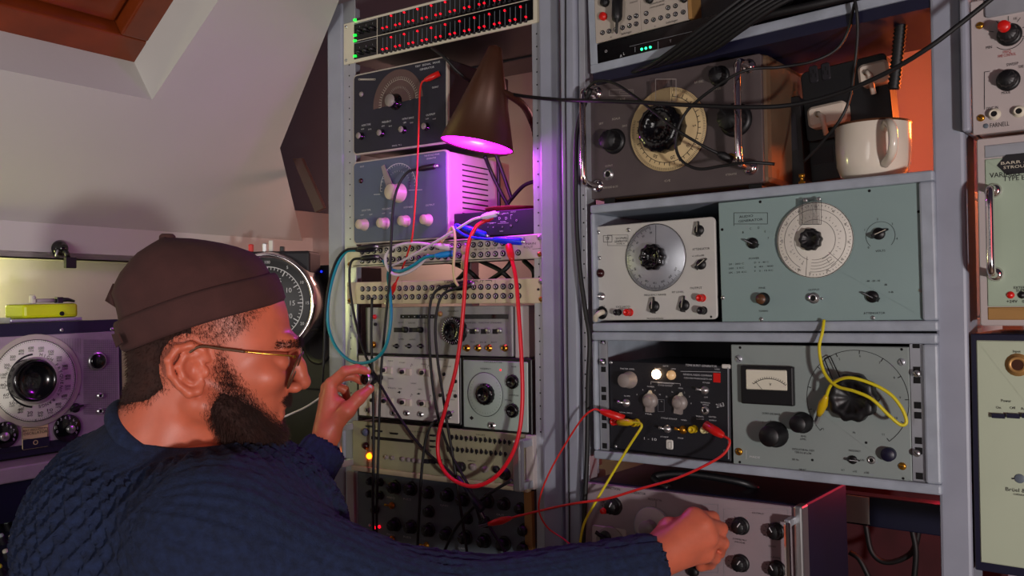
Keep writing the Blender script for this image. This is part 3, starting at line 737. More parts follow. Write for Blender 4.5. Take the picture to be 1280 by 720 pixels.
mb.tube(pts, .0065, 10, 'copper', taper=[.0062 + .0008 * (i % 2) for i in range(len(pts))]); mb.build('gooseneck', root)
ll = lamp('violet_lamp', 'POINT', base + ax * .022, 1.7, (.72, .06, 1.0), .02)
lamp('recess_fill', 'POINT', FL.m @ Vector((-.42, .42, .20)), 1.3, (1.0, .48, .42), .04)  # unseen fill added to brighten the recess left of the rack
lamp('rear_wall_fill', 'POINT', FL.m @ Vector((.14, .40, .40)), .45, (1.0, .42, .45), .04)  # unseen fill added to tint the wall behind the left rack
# bracket plate under the equaliser
mb = MB().box(FL.hit(575, 50, -.18).x, FL.hit(672, 50, -.18).x, .17, .175, FL.hit(640, 78, -.18).z, FL.hit(640, 30, -.18).z, 'darkbox')
for px in (633,): mb.box(FL.hit(px, 57, -.18).x - .002, FL.hit(px, 57, -.18).x + .002, .165, .17, FL.hit(px, 57, -.18).z - .002, FL.hit(px, 57, -.18).z + .002, 'steel')
tag(mb.build('backing_plate', None, FL.m), 'dark steel plate behind the lamp cone under the equaliser', 'plate')
# ------------------------------------------------------------------ right rack instruments
# modular synthesiser case at the top
d = Dev('modular_synth_case', 'silver-edged synthesiser case with beige modules at the top of the right rack', 'synthesiser', FR, [(735, -62), (1170, -212), (1171, -8), (735.6, 91)], .006).zoom(730, 0, 8)
t = .0135
for nm, q in (('frame_bar', (0, d.w, 0, .20, 0, t)), ('frame_bar', (0, d.w, 0, .20, d.h - t, d.h)), ('frame_side', (0, t, 0, .20, t, d.h - t)), ('frame_side', (d.w - t, d.w, 0, .20, t, d.h - t))):
    MB().box(*q, 'casepaint', .001).build(nm, d.root)
MB().box(.002, d.w - .002, .004, .19, -.016, 0, 'navy_case').build('base_plate', d.root)
MB().box(t, d.w - t, .16, .165, t, d.h - t, 'darkbox').build('back_panel', d.root)
pz = d.P(120, 435).z
for (xa, xb) in ((118, 572), (574, 1050)):
    a = d.P(xa, 400); e = d.P(xb, 300)
    MB().rpanel(a.x, e.x, pz, d.h - t - .002, -.001, .003, .001, 'case_beige').build('module_panel', d.root)
a = d.P(1052, 200); MB().box(a.x, a.x + .006, -.002, .1, pz, d.h - t, 'gold_trim').build('module_divider', d.root)
a = d.P(1060, 200); MB().box(a.x + .004, d.w - t, .03, .05, pz, d.h - t, 'darkbox').build('blank_panel', d.root)
MB().box(t, d.w - t, .001, .06, t, pz - .002, 'blackgloss').build('power_strip', d.root)
for x, y in ((188, 328), (252, 313), (320, 295), (388, 278), (458, 258), (525, 240), (458, 180), (525, 160), (625, 217), (697, 198), (770, 180), (843, 162), (917, 142), (995, 122), (625, 135), (843, 78), (917, 60)): d.jack(x, y, 24, 'steel', h=.001)
d.knob(180, 158, 40, 'round', 'redplastic'); d.knob(195, 15, 45, 'round', 'black'); d.knob(645, -8, 38, 'round', 'black'); d.knob(990, -12, 34, 'round', 'black'); d.knob(420, -60, 40, 'round', 'black')
d.text('behringer', 425, 327, 24, 'black_ink', w=105, h=.0015); d.text('behringer', 880, 212, 24, 'black_ink', w=118, h=.0015)
for x, y, s_ in ((495, 20, 80), (730, 25, 150), (730, 60, 150), (270, 372, 14), (710, 262, 14)): d.text('ENV' if s_ < 20 else 'CONTROLLED AMPLIFIER', x, y, 14 if s_ > 20 else 16, 'black_ink', w=s_, h=.0015)
for x, y in ((578, 493), (620, 483), (664, 472)): d.led(x, y, 13, 'led_cyan', 'led', h=-.001)
d.line(455, 465, 1080, 315, 3, 'zinc', 0); d.line(740, 415, 742, 490, 5, 'zinc', 0); d.line(510, 470, 511, 520, 5, 'zinc', 0)
for x, y, t_ in ((370, 558, 'A'), (400, 535, 'L'), (865, 410, 'T'), (1030, 378, 'I'), (220, 512, 'O')): d.text(t_, x, y, 26, 'white_ink', h=0)
d.done()

# brown beat-frequency generator
d = Dev('beat_generator', 'brown signal generator with cream dial and chrome handles beside the white mug', 'generator', FR, [(737, 107), (955, 66), (957, 227), (737, 250)], -.012).zoom(700, 60, 3.6)
MB().box(.001, d.w + .003, .006, .17, -.002, d.h + .002, 'brown_case', .010).build('body', d.root)
MB().rpanel(0, d.w - .004, 0, d.h, 0, .02, .004, 'brown_panel').build('front_panel', d.root)
for xx in (.02, d.w - .03): MB().box(xx, xx + .02, .01, .15, -.014, 0, 'black').build('foot', d.root)
d.disc('dial', 485, 367, 188, .004, 'dialcream', .004)
d.ticks(485, 367, 172, 184, -200, 80, 120, 2, 'black_ink', .0085); d.ticks(485, 367, 148, 160, -200, 80, 30, 3, 'black_ink', .0085, ['200', '100', '50', '20', '10', '5', '2', '1'], 130, 16); d.arc(485, 367, 148, -200, 80, 2.5, 'black_ink', .0085)
d.knob(440, 356, 106, 'dial_knob', 'blackgloss', h=.008)
d.slab('cursor_window', 428, 160, 520, 245, .012, .013, 'glassclear'); d.rect(430, 140, 522, 240, 3, 'knob_taupe', .0135)
d.knob(215, 412, 46, 'fluted', 'black', 'black', 30); d.knob(700, 118, 38, 'fluted', 'black', 'black'); d.knob(760, 312, 62, 'fluted', 'black', 'black', -40)
d.socket(218, 568, 20, 'steel', L=.5); d.socket(770, 498, 18, 'brass')
for t_, x, y, w_ in (('C/S', 483, 597, 26), ('MUIRHEAD & CO', 225, 626, 70), ('OUTPUT', 220, 530, 34), ('SCALE', 252, 318, 36), ('DECADE', 268, 232, 50), ('B.F. OSC', 625, 152, 40), ('RANGE', 700, 185, 50), ('LEVEL', 800, 190, 40), ('ATTENUATOR', 770, 568, 50), ('SET', 185, 340, 20), ('ZERO', 290, 350, 22)): d.text(t_, x, y, 9, 'case_beige', w=w_)
d.rect(222, 188, 330, 215, 2, 'knob_taupe'); d.rect(268, 195, 325, 205, 1, 'knob_taupe')
for (fx, tops, bots) in ((0, (165, 205), (160, 622)), (1, (858, 82), (852, 540))):
    hh = .042
    bx = 78 if fx == 0 else 845
    a = d.P(tops[0], tops[1]); e = d.P(*bots)
    zt_, zb_ = a.z, e.z
    xx = a.x if fx == 0 else (a.x + e.x) / 2
    hb = handle(d, [(xx, 0, zt_), (xx, -.03, zt_), (xx, -hh, zt_ - .012), (xx, -hh - .001, (zt_ + zb_) / 2), (xx, -hh, zb_ + .012), (xx, -.03, zb_), (xx, 0, zb_)], .0052)
    for zz in (zt_, zb_):
        o = link('handle_washer', shared(('hw',), lambda: mk(lambda q: q.lathe([(.011, 0), (.011, -.002), (.007, -.005), (0, -.005)], 18, m='chrome', cap=False))), hb); o.location = (xx, 0, zz)
d.done()

# cases
def case(label, corners, inner_m):
    d = Dev('instrument_case', label, 'case', FR, corners, .014)
    t = .0135; D = .30
    MB().box(0, d.w, 0, D, d.h - t, d.h, 'casepaint', .003).build('top_panel', d.root)
    MB().box(0, d.w, 0, D, 0, t, 'casepaint', .003).build('bottom_panel', d.root)
    for xx in (0, d.w - .018): MB().box(xx, xx + .018 if xx else .008, 0, D, t, d.h - t, 'casepaint', .003).build('side_panel', d.root)
    MB().box(.008, d.w - .018, D - .006, D, t, d.h - t, 'darkbox').build('back_panel', d.root)
    return d
c1 = case('upper pale grey instrument case under the mug', [(738, 257), (1168, 211), (1171.5, 415), (739, 413.5)], 0)
c2 = case('lower pale grey instrument case with square-holed mounting strips', [(740, 415), (1172.5, 416.5), (1176, 620), (741, 573)], 0)
for xx in (.010, c2.w - .034):
    MB().box(xx, xx + .0155, .006, .008, .014, c2.h - .014, 'zinc').build('mounting_strip', c2.root)
    for i in range(4):
        for k in (-.01585, 0, .01585):
            if abs(k) < .001 : continue
            o = link('cage_nut_hole', shared(('cn',), lambda: mk(lambda q: q.box(-.0042, .0042, -.0004, .001, -.0042, .0042, 'hole'))), c2.root)
            o.location = (xx + .0078, .0058, .0145 + .0222 + i * .04445 + k)
c2.zoom(900, 400, 3.13)
for x, y in ((770, 210), (770, 522)): c2.screw(x, y, 14, 'steel', 'rack_bolt')
c2.zoom(720, 410, 3.6)
c2.screw(118, 156, 14, 'steel', 'rack_bolt'); c2.screw(122, 68, 8, 'zinc', 'rack_bolt')

# white signal generator
d = Dev('signal_generator', 'white signal generator with big silver dial and red terminals in the upper case', 'generator', FR, [(742, 283.5), (893.5, 270.5), (896.5, 399), (743.5, 400.5)], .004).zoom(720, 240, 4)
MB().box(.004, d.w - .004, .003, .22, .002, d.h - .004, 'caseinner').build('body', d.root)
MB().rpanel(0, d.w, 0, d.h, 0, .004, .007, 'white_dim').build('front_panel', d.root)
d.disc('dial', 396, 327, 166, .002, 'zinc', .0); d.arc(396, 327, 168, 0, 360, 3, 'black_ink', .0024)
d.ticks(396, 327, 150, 163, 100, 330, 110, 1.6, 'black_ink', .0024); d.ticks(396, 327, 140, 150, 100, 330, 22, 2, 'black_ink', .0024, ['20', '30', '40', '50', '60', '80', '100', '120', '150', '200', '300', '500'], 128, 10); d.line(399, 165, 399, 262, 2, 'black_ink', .0024)
d.knob(372, 325, 64, 'scallop', 'blackgloss', h=.003)
d.knob(610, 190, 26, 'bar', 'black', 'ivory', 0); d.knob(620, 362, 26, 'bar', 'black', 'ivory', 50); d.knob(385, 572, 28, 'bar', 'black', 'ivory', 2); d.knob(535, 566, 28, 'bar', 'black', 'ivory', 5)
d.post(615, 530, 18, 'redplastic'); d.post(250, 602, 18, 'redplastic'); d.post(198, 602, 15, 'black'); d.post(620, 593, 19, 'black')
d.led(124, 406, 22, 'led_off', 'pilot_lamp'); d.toggle(130, 522, 20, -80); d.socket(130, 604, 24, 'black', name='cable_entry', L=.6)
for x, y in ((113, 202), (263, 190), (118, 330)): d.screw(x, y, 11)
d.screw(676, 624, 6, 'black')
d.rect(137, 218, 180, 250, 2, 'black_ink'); d.text('TF', 157, 233, 16, 'black_ink'); d.rect(158, 215, 260, 268, 1.5, 'black_ink')
for t_, x, y, w_, h_ in (('SIGNAL', 228, 230, 60, 11), ('GENERATOR', 224, 246, 66, 11), ('TYPE 4', 222, 259, 40, 8), ('ATTENUATOR', 625, 284, 86, 11), ('OUTPUT', 600, 480, 60, 11), ('FREQUENCY RANGE', 395, 514, 110, 9), ('MODULATION', 395, 632, 80, 8), ('SET', 135, 572, 20, 9), ('EXT MOD', 235, 574, 70, 9), ('RF LEVEL', 510, 500, 60, 9), ('x1 x10 x100', 610, 318, 60, 9)): d.text(t_, x, y, h_, 'black_ink', w=w_)
d.done()
# mains lead of the white generator
mb = MB().tube(spline([d.P(135, 600, .014), d.P(118, 606, .022), d.P(100, 622, .020), d.P(98, 640, .014)], 6), .0042, 10, 'ivory')
mb.build('mains_lead', d.root)

# green-grey audio generator
d = Dev('audio_generator', 'blue-green panel lettered AUDIO GENERATOR in the upper case', 'generator', FR, [(898.7, 254.3), (1153.8, 226), (1157.6, 401), (901, 403)], .008).zoom(890, 210, 3.43)
d.body(.22, 'darkbox', .004, 'teal_panel', .001, .003)
d.disc('dial', 440, 309, 163, .003, 'dialwhite', .003)
H = .0064
d.arc(440, 309, 161, 0, 360, 2, 'black_ink', H)
d.arc(440, 309, 132, -60, 240, 1.5, 'black_ink', H); d.arc(440, 309, 88, -70, 250, 1.5, 'black_ink', H)
d.ticks(440, 309, 146, 152, -100, 240, 60, 1.5, 'black_ink', H, ['15', '20', '25', '30', '40', '50', '60', '80', '100', '120', '150', '180'], 143, 8)
d.ticks(440, 309, 100, 106, -60, 240, 30, 1.5, 'black_ink', H, ['2', '3', '4', '5', '6', '8', '10', '12', '15'], 114, 7)
for k in range(5): d.arc(440, 309, 85 + k * 13, -100, -50, 1.3, 'black_ink', H)
d.line(408, 380, 402, 465, 1.5, 'black_ink', H); d.line(500, 360, 556, 408, 1.5, 'black_ink', H)
d.slab('cursor_window', 387, 138, 468, 242, .008, .0092, 'glassclear'); d.rect(387, 138, 468, 242, 2, 'black_ink', .0095); d.line(432, 145, 432, 240, 1, 'black_ink', .0095)
for x, y in ((400, 138), (458, 133)): d.screw(x, y, 9, h=.009)
d.knob(418, 306, 46, 'scallop', 'black', h=.006)
d.knob(170, 322, 24, 'bar', 'black', 'zinc', -62); d.knob(712, 281, 26, 'bar', 'black', 'ivory', 68); d.knob(684, 552, 26, 'bar', 'black', 'zinc', -62)
d.arc(722, 290, 60, -45, 225, 1.6, 'black_ink'); 
for a_, t_ in ((225, '0'), (160, '1'), (100, '2'), (45, '3'), (-10, '4')):
    a = math.radians(a_); x, y = 722 + 72 * math.cos(a), 290 - 72 * math.sin(a); d.text(t_, x, y, 9, 'black_ink')
d.knob(208, 562, 26, 'capped', 'black', 'mugdark'); d.socket(438, 558, 18, 'steel'); d.screw(470, 560, 6)
for x, y, m_ in ((207, 145, 'hole'), (675, 98, 'hole'), (886, 187, 'hole'), (44, 264, 'hole')): d.screw(x, y, 6, m_, 'screw_hole')
for x, y in ((895, 525), (690, 642), (212, 648), (47, 556)): d.screw(x, y, 9)
d.rect(94, 192, 238, 240, 2, 'black_ink'); d.line(94, 197, 94, 248, 2, 'black_ink')
for t_, x, y, w_, h_ in (('AUDIO', 146, 207, 60, 10), ('GENERATOR', 165, 224, 104, 10), ('POWER', 180, 387, 44, 8), ('FINE', 215, 514, 28, 8), ('OUTPUT', 437, 522, 48, 8), ('VOLTS', 722, 355, 42, 9), ('ATTENUATOR', 696, 622, 92, 9), ('20 : 200 C', 104, 411, 66, 7), ('200 : 2 KC', 104, 429, 66, 7), ('2K : 20 KC', 110, 447, 78, 7), ('D  4 : 40 C', 212, 404, 62, 7), ('E  40 : 400', 222, 422, 80, 7), ('F   0 : 10 KC', 222, 440, 80, 7), ('TUNING', 220, 613, 40, 7), ('A', 133, 275, 1, 7), ('-40  -20 -10', 690, 484, 60, 8), ('dB', 745, 500, 12, 8), ('0 dB', 768, 532, 20, 7)):
    d.text(t_, x, y, h_, 'black_ink', w=w_ if w_ > 1 else None)
for t_, x, y in (('B', 133, 276), ('C', 165, 260), ('D', 200, 256), ('E', 228, 272), ('F', 242, 300)): d.text(t_, x, y, 9, 'black_ink')
d.done()

# black tone burst generator
d = Dev('tone_burst_generator', 'black TONE BURST GENERATOR with a glowing round lamp in the lower case', 'generator', FR, [(761, 451), (913, 457.5), (914, 578), (762, 559.5)], .004).zoom(750, 445, 4.965)
d.body(.20, 'darkbox', .003, 'crackle', .002, .003)
d.knob(145, 153, 46, 'long', 'knob_taupe'); d.knob(298, 280, 48, 'skirt', 'knob_taupe', 'ivory', 0); d.knob(482, 292, 48, 'skirt', 'knob_taupe', 'ivory', 8)
for x, y, m_ in ((352, 113, 'lamp_lit'), (445, 118, 'lamp_dim')): d.led(x, y, 30, m_, 'indicator_lamp')
for x, y in ((165, 292), (652, 212), (420, 452), (518, 458)): d.toggle(x, y, 26, -55, 'brass' if x == 518 else 'steel')
d.socket(652, 338, 20, 'steel', L=.4)
d.slab('red_label', 705, 105, 748, 165, 0, .001, 'redplastic'); d.slab('paper_tag', 410, 517, 455, 582, 0, .001, 'white_panel', r=.003); d.rect(422, 535, 442, 572, 2, 'black_ink', .0014)
d.slab('tape_scrap', 755, 50, 815, 80, 0, .001, 'white_panel', r=.002)
for x, y in ((68, 40), (98, 562), (775, 590)): d.screw(x, y, 11)
d.slab('edge_trim', 795, 70, 803, 640, 0, .002, 'zinc')
for t_, x, y, w_, h_ in (('TONE BURST GENERATOR', 627, 60, 195, 13), ('GENERAL RADIO COMPANY', 605, 118, 180, 11), ('CONCORD MASSACHUSETTS USA', 608, 140, 175, 9), ('MASTER LEVEL', 170, 80, 90, 9), ('GATE', 407, 62, 34, 9), ('CLOSED', 358, 78, 40, 8), ('OPEN', 455, 80, 30, 8), ('GATE DURATION', 407, 168, 100, 10), ('CYCLE COUNT', 405, 183, 90, 9), ('NUMBER', 315, 190, 44, 8), ('OPEN', 500, 200, 28, 8), ('POWER', 660, 166, 44, 9), ('OFF', 658, 256, 24, 8), ('EXTERNAL', 655, 290, 58, 8), ('TIMING', 655, 303, 40, 8), ('SLOPE', 168, 248, 38, 8), ('SIGNAL INPUT', 160, 352, 80, 8), ('1 - 10', 312, 515, 78, 16), ('CYCLE COUNT', 428, 388, 100, 9), ('TIMED', 520, 398, 36, 8), ('SIGNAL', 620, 375, 50, 8), ('OUTPUT', 622, 392, 46, 8), ('GATED', 698, 378, 46, 8), ('OUTPUT', 700, 400, 46, 8), ('START', 400, 502, 50, 8), ('STOP', 500, 510, 36, 8), ('PRR', 302, 360, 40, 8), ('USED', 728, 82, 30, 8)): d.text(t_, x, y, h_, 'white_ink', w=w_)
d.line(316, 160, 498, 172, 2); d.line(316, 160, 316, 176, 2); d.line(498, 172, 498, 186, 2); d.line(500, 95, 750, 100, 2)
for (cx, cy) in ((300, 275), (484, 288)):
    for a_ in (-60, -25, 30, 60, 95): d.text(str(random.choice((2, 4, 8, 16, 32))), cx + 82 * math.sin(math.radians(a_)), cy - 72 * math.cos(math.radians(a_)), 9, 'white_ink')
d.text('2/63', 745, 305, 24, 'white_ink', w=50, ang=15)
for x, y, m_ in ((80, 410, 'redplastic'), (205, 418, 'ochreplug'), (565, 458, 'ochreplug'), (640, 460, 'creamcable')): d.post(x, y, 22, m_, 'plug')
d.rect(360, 270, 398, 345, 1.5, 'zinc')
d.done()

# grey-green decade oscillator with meter
d = Dev('decade_oscillator', 'grey-green panel with a meter and large scalloped knob in the lower case', 'oscillator', FR, [(914.4, 431), (1136.4, 433.5), (1140, 603.5), (915.3, 580.5)], .008).zoom(900, 400, 3.13)
d.body(.22, 'darkbox', .004, 'tealgrey_panel', .001, .003)
d.slab('meter_bezel', 88, 176, 297, 336, 0, .009, 'black', bev=.002); d.slab('meter_face', 110, 190, 274, 276, .009, .0096, 'meter_face', r=.002)
d.arc(195, 330, 100, 50, 130, 2, 'black_ink', .0102); d.ticks(195, 330, 100, 108, 50, 130, 16, 1.5, 'black_ink', .0102); d.line(165, 272, 138, 240, 1.6, 'black_ink', .0102); d.text('V', 197, 252, 10, 'black_ink', h=.0102)
d.arc(533, 312, 194, -52, 222, 2.2, 'black_ink'); d.ticks(533, 312, 180, 194, -52, 222, 10, 3, 'black_ink')
for i, t_ in enumerate(('1', '2', '3', '4', '5', '6', '7', '8', '9', '10', '11')):
    a = math.radians(222 - i * 27.4); d.text(t_, 533 + 172 * math.cos(a), 312 - 172 * math.sin(a), 9, 'black_ink')
d.knob(512, 306, 90, 'scallop', 'black', h=.002)
d.knob(190, 456, 44, 'long', 'black'); d.knob(302, 408, 36, 'long', 'black'); d.knob(655, 528, 27, 'round', 'navy_case')
d.knob(517, 548, 17, 'bar', 'black', 'white_ink', 92); d.socket(593, 548, 12, 'steel', L=.6)
# pointer of the big knob
a = d.P(445, 235, .006)
for (x0_, y0_, x1_, y1_) in ((408, 152, 440, 232), (430, 140, 470, 225), (408, 152, 430, 140)): d.line(x0_, y0_, x1_, y1_, 5, 'black', .006)
for x, y in ((75, 152), (75, 515), (714, 572), (712, 165)): d.screw(x, y, 15, 'brass' if y > 300 else 'zinc')
for x, y in ((79, 108), (711, 115), (78, 556), (717, 620), (572, 480), (362, 548)): d.screw(x, y, 5, 'hole', 'screw_hole')
for t_, x, y, w_, h_ in (('OUTPUT LEVEL RANGE', 200, 367, 70, 8), ('0-10V', 258, 460, 24, 7), ('RMS', 327, 455, 20, 7), ('LEVEL', 326, 466, 24, 7), ('OSCILLATOR No. 71074', 325, 508, 86, 8), ('TYPE DO 69 LOW', 325, 520, 66, 8), ('SER No', 295, 546, 26, 7), ('240 AC', 323, 585, 28, 7), ('FREQUENCY', 527, 512, 46, 7), ('Hz', 525, 440, 10, 8), ('x1', 480, 586, 12, 8), ('x10', 527, 592, 16, 8), ('x100', 573, 597, 20, 8), ('ON', 556, 548, 16, 8), ('MADE', 136, 536, 40, 8)): d.text(t_, x, y, h_, 'black_ink' if t_ != 'MADE' else 'white_ink', w=w_)
for x, y in ((168, 400), (198, 395), (226, 405), (246, 430)): d.text('1', x, y, 9, 'black_ink')
d.line(103, 510, 103, 545, 1.5, 'white_ink')
d.done()

# generator at the bottom, under his right hand
d = Dev('function_generator', 'mauve-grey generator with chrome handle under the right hand', 'generator', FR, [(731, 600.5), (996, 637), (999, 800), (731, 748)], .022).zoom(680, 570, 4.8)
MB().box(.002, d.w + .006, .008, .20, -.002, d.h + .002, 'navy_case', .004).build('body', d.root)
MB().rpanel(0, d.w, 0, d.h, 0, .012, .004, 'taupe_panel').build('front_panel', d.root)
kb = d.knob(395, 310, 44, 'fluted', 'black', 'white_ink', 30); under(d.knob(347, 333, 17, 'long', 'redplastic', name='knob_cap', h=.014), kb)
d.disc('dial', 650, 430, 122, .003, 'sand_panel', .0); d.arc(650, 430, 124, 0, 360, 4, 'zinc', .0036); d.knob(610, 445, 52, 'round', 'knob_taupe', h=.003)
d.slab('sub_panel', 290, 410, 500, 700, 0, .002, 'sand_panel', r=.004); d.disc('dial', 400, 520, 98, .003, 'knob_taupe', .002); d.knob(365, 490, 44, 'bar', 'black', 'black', -70)
for x, y in ((1160, 430), (1160, 655)): d.knob(x, y, 44, 'fluted', 'black', 'white_ink', 35)
d.zoom(900, 570, 4)
for x, y in ((265, 385), (270, 575)): d.knob(x, y, 36, 'fluted', 'black', 'white_ink', -30); d.ticks(x, y, 42, 52, -20, 200, 8, 2.5)
for x, y in ((85, 355), (85, 545)): d.ticks(x + 4, y, 44, 54, -30, 190, 8, 2.5)
d.zoom(680, 570, 4.8); d.ticks(400, 310, 52, 64, 0, 200, 8, 4); d.knob(890, 700, 30, 'round', 'black')
d.text('FUNCTION', 410, 195, 14, 'black_ink', w=90); d.text('GENERATOR', 560, 222, 14, 'black_ink', w=100); d.text('FREQUENCY Hz', 665, 262, 12, 'black_ink', w=80)
d.rect(940, 290, 1045, 700, 2, 'zinc'); d.line(672, 270, 672, 308, 3, 'black_ink')
d.zoom(900, 570, 4)
d.rect(20, 265, 340, 700, 1.5, 'zinc')
for t_, x, y, w_ in (('OUTPUT', 190, 287, 60), ('SYMMETRY', 98, 418, 70), ('MODE', 100, 432, 50), ('OFFSET', 262, 452, 40), ('dB', 335, 355, 40), ('LEVEL', 280, 508, 50)): d.text(t_, x, y, 8, 'black_ink', w=w_)
for (xx) in (d.w + .004,):
    MB().box(xx - .012, xx - .003, -.030, -.020, -.02, d.h - .014, 'chrome', .004).build('handle', d.root)
    MB().box(xx - .012, xx - .003, -.026, .006, d.h - .022, d.h - .012, 'zinc', .002).build('handle_foot', d.root)
MB().box(d.w - .002, d.w + .010, -.006, .02, -.02, d.h + .003, 'steel', .003).build('side_trim', d.root)
MB().tube(spline([Vector((.14, .02, d.h)), Vector((.11, .03, d.h + .014)), Vector((.16, .05, d.h + .02)), Vector((.23, .07, d.h + .012)), Vector((.25, .09, d.h))], 6), .006, 8, 'black').build('carry_strap', d.root)
d.done(); bot = d

# ------------------------------------------------------------------ instruments beyond the right post
def left_dev(name, label, cat, TL, BL, width, off):
    a = FR.hit(*TL, off); c = FR.hit(*BL, off); x0 = (a.x + c.x) / 2
    d = Dev.__new__(Dev); d.fr = FR; d.off = off; d.w = width; d.h = a.z - c.z
    d.lm = Matrix.Translation((x0, -off, c.z)); d.m = FR.m @ d.lm; d.inv = d.m.inverted(); d.root = thing(name, label, cat, d.m); d.ink = {}; d.z = lambda x, y: (x, y)
    return d
d = left_dev('function_generator', 'pale beige function generator with a red-topped knob at the top right edge', 'generator', (1214, 2), (1214, 169), .20, .014).zoom(1200, 0, 4)
d.body(.2, 'sand_panel', .002, 'sand_panel', .002, .004)
MB().box(-.010, -.001, -.010, .16, .004, d.h + .02, 'rackpaint', .003).build('side_flange', d.root)
kb = d.knob(238, 160, 46, 'fluted', 'black', 'white_ink', 20); under(d.knob(216, 126, 28, 'long', 'redplastic', name='knob_cap', h=.012), kb); d.knob(232, 390, 44, 'fluted', 'black', 'black', 40)
d.ticks(240, 170, 66, 90, -20, 160, 5, 3); d.arc(240, 175, 72, -135, -20, 3); d.text('FUNCTION GENERATOR', 300, 42, 20, 'black_ink', w=360)
d.socket(172, 572, 22, 'ivory', 'hole'); d.socket(296, 558, 22, 'ivory', 'hole')
for x, y in ((100, 128), (105, 590)): d.screw(x, y, 18, 'brass')
d.slab('display_window', 125, -60, 480, 30, 0, .004, 'zinc', r=.004)
for t_, x, y, w_, m_ in (('MODE', 230, 462, 44, 'black_ink'), ('FARNELL', 198, 622, 96, 'black_ink'), ('SWEEP', 262, 320, 60, 'black_ink'), ('TONE BURST', 320, 330, 60, 'black_ink'), ('FREQ', 235, 258, 40, 'red_ink'), ('FINE CONTROL', 235, 275, 90, 'red_ink'), ('MIN', 145, 236, 30, 'black_ink'), ('SYNC IN', 160, 540, 60, 'black_ink'), ('1K', 278, 92, 20, 'black_ink')): d.text(t_, x, y, 14 if t_ != 'FARNELL' else 22, m_, w=w_)
d.line(122, 360, 122, 548, 3, 'black_ink'); d.line(122, 360, 150, 356, 3, 'black_ink'); d.disc('badge', 130, 630, 12, .001, 'slate_panel')
d.done()
d = left_dev('variable_filter', 'green panel lettered VARIABLE FILTER with a chrome handle at the right edge', 'filter', (1221, 174), (1224.5, 407), .22, .010).zoom(1160, 160, 2.769)
d.body(.2, 'sand_panel', .002, 'sand_panel', .003, .004)
a = d.P(206, 600); MB().rpanel(a.x, d.w - .01, d.P(206, 618).z, d.P(206, 108).z, -.0014, .001, .001, 'green_panel').build('face_plate', d.root); d.h0 = .002
MB().rpanel(a.x, d.w - .01, d.P(206, 664).z, d.P(206, 620).z, -.0014, .001, .001, 'gold_trim').build('lower_strip', d.root)
MB().rpanel(a.x, d.w - .01, d.P(206, 104).z, d.P(206, 60).z, -.0014, .001, .001, 'zinc').build('upper_strip', d.root)
q0 = d.P(238, 130, .002); q1 = d.P(420, 118, .002)
d._ink('black_ink').add([(q0.x, -.002, q0.z), (q0.x + .010, -.002, q0.z + .012), (q1.x, -.002, q0.z + .012), (q1.x, -.002, q0.z - .012), (q0.x + .010, -.002, q0.z - .012)], [(0, 1, 2, 3, 4)], 'black_ink')
d.text('BARR &', 300, 118, 10, 'ivory', w=96, h=.0026); d.text('STROUD', 306, 133, 10, 'ivory', w=90, h=.0026)
for t_, x, y, h_, w_ in (('VARIABLE FILTER', 310, 156, 17, 196), ('TYPE EF2', 310, 172, 17, 100), ('EXTERNAL', 330, 552, 9, 66), ('SUPPLY', 330, 562, 9, 50), ('+24V', 291, 600, 10, 38), ('0', 330, 600, 10, 8)): d.text(t_, x, y, h_, 'black_ink', w=w_, h=.002)
d.led(286, 578, 13, 'redplastic', 'terminal'); d.led(325, 578, 13, 'black', 'terminal')
zt_, zb_ = d.P(230, 217).z, d.P(234, 506).z; xx = d.P(232, 360).x
hb = handle(d, [(xx, 0, zt_), (xx, -.022, zt_), (xx, -.032, zt_ - .008), (xx, -.033, (zt_ + zb_) / 2), (xx, -.032, zb_ + .008), (xx, -.022, zb_), (xx, 0, zb_)], .0048)
for zz in (zt_, zb_):
    o = link('handle_washer', MESHC[('hw',)], hb); o.location = (xx, -.001, zz); o.scale = (.8, 1, .8)
d.done()
d = left_dev('measuring_amplifier', 'pale sage panel with power push buttons and round input socket at bottom right', 'instrument', (1214, 417), (1218, 712), .20, .006).zoom(1200, 400, 2.25)
d.body(.2, 'navy_case', .0, 'navy_case', .002, .004)
a = d.P(46, 57); e = d.P(58, 680)
MB().rpanel((a.x + e.x) / 2, d.w - .006, e.z, a.z, -.0015, .002, .001, 'sage_light').build('face_plate', d.root); d.h0 = .002
d.socket(163, 126, 24, 'gold_trim', 'copper', L=.5)
d.slab('switch_slot', 86, 258, 330, 279, 0, .001, 'hole')
for i in range(5): d.slab('push_button', 92 + i * 42, 261, 128 + i * 42, 276, 0, .007, 'navy_case')
for t_, x, y, w_, h_ in (('Input', 160, 88, 22, 7), ('Power', 130, 227, 28, 8), ('On', 108, 246, 14, 7), ('Off', 148, 247, 16, 7), ('Reset', 185, 250, 24, 7), ('Brüel & Kjær', 178, 480, 100, 11), ('COPENHAGEN', 172, 492, 44, 5)): d.text(t_, x, y, h_, 'black_ink', w=w_, h=.002)
d.disc('badge', 168, 446, 13, .001, 'slate_panel', .0015); d.line(145, 446, 158, 446, 4, 'black_ink', .002)
d.done()

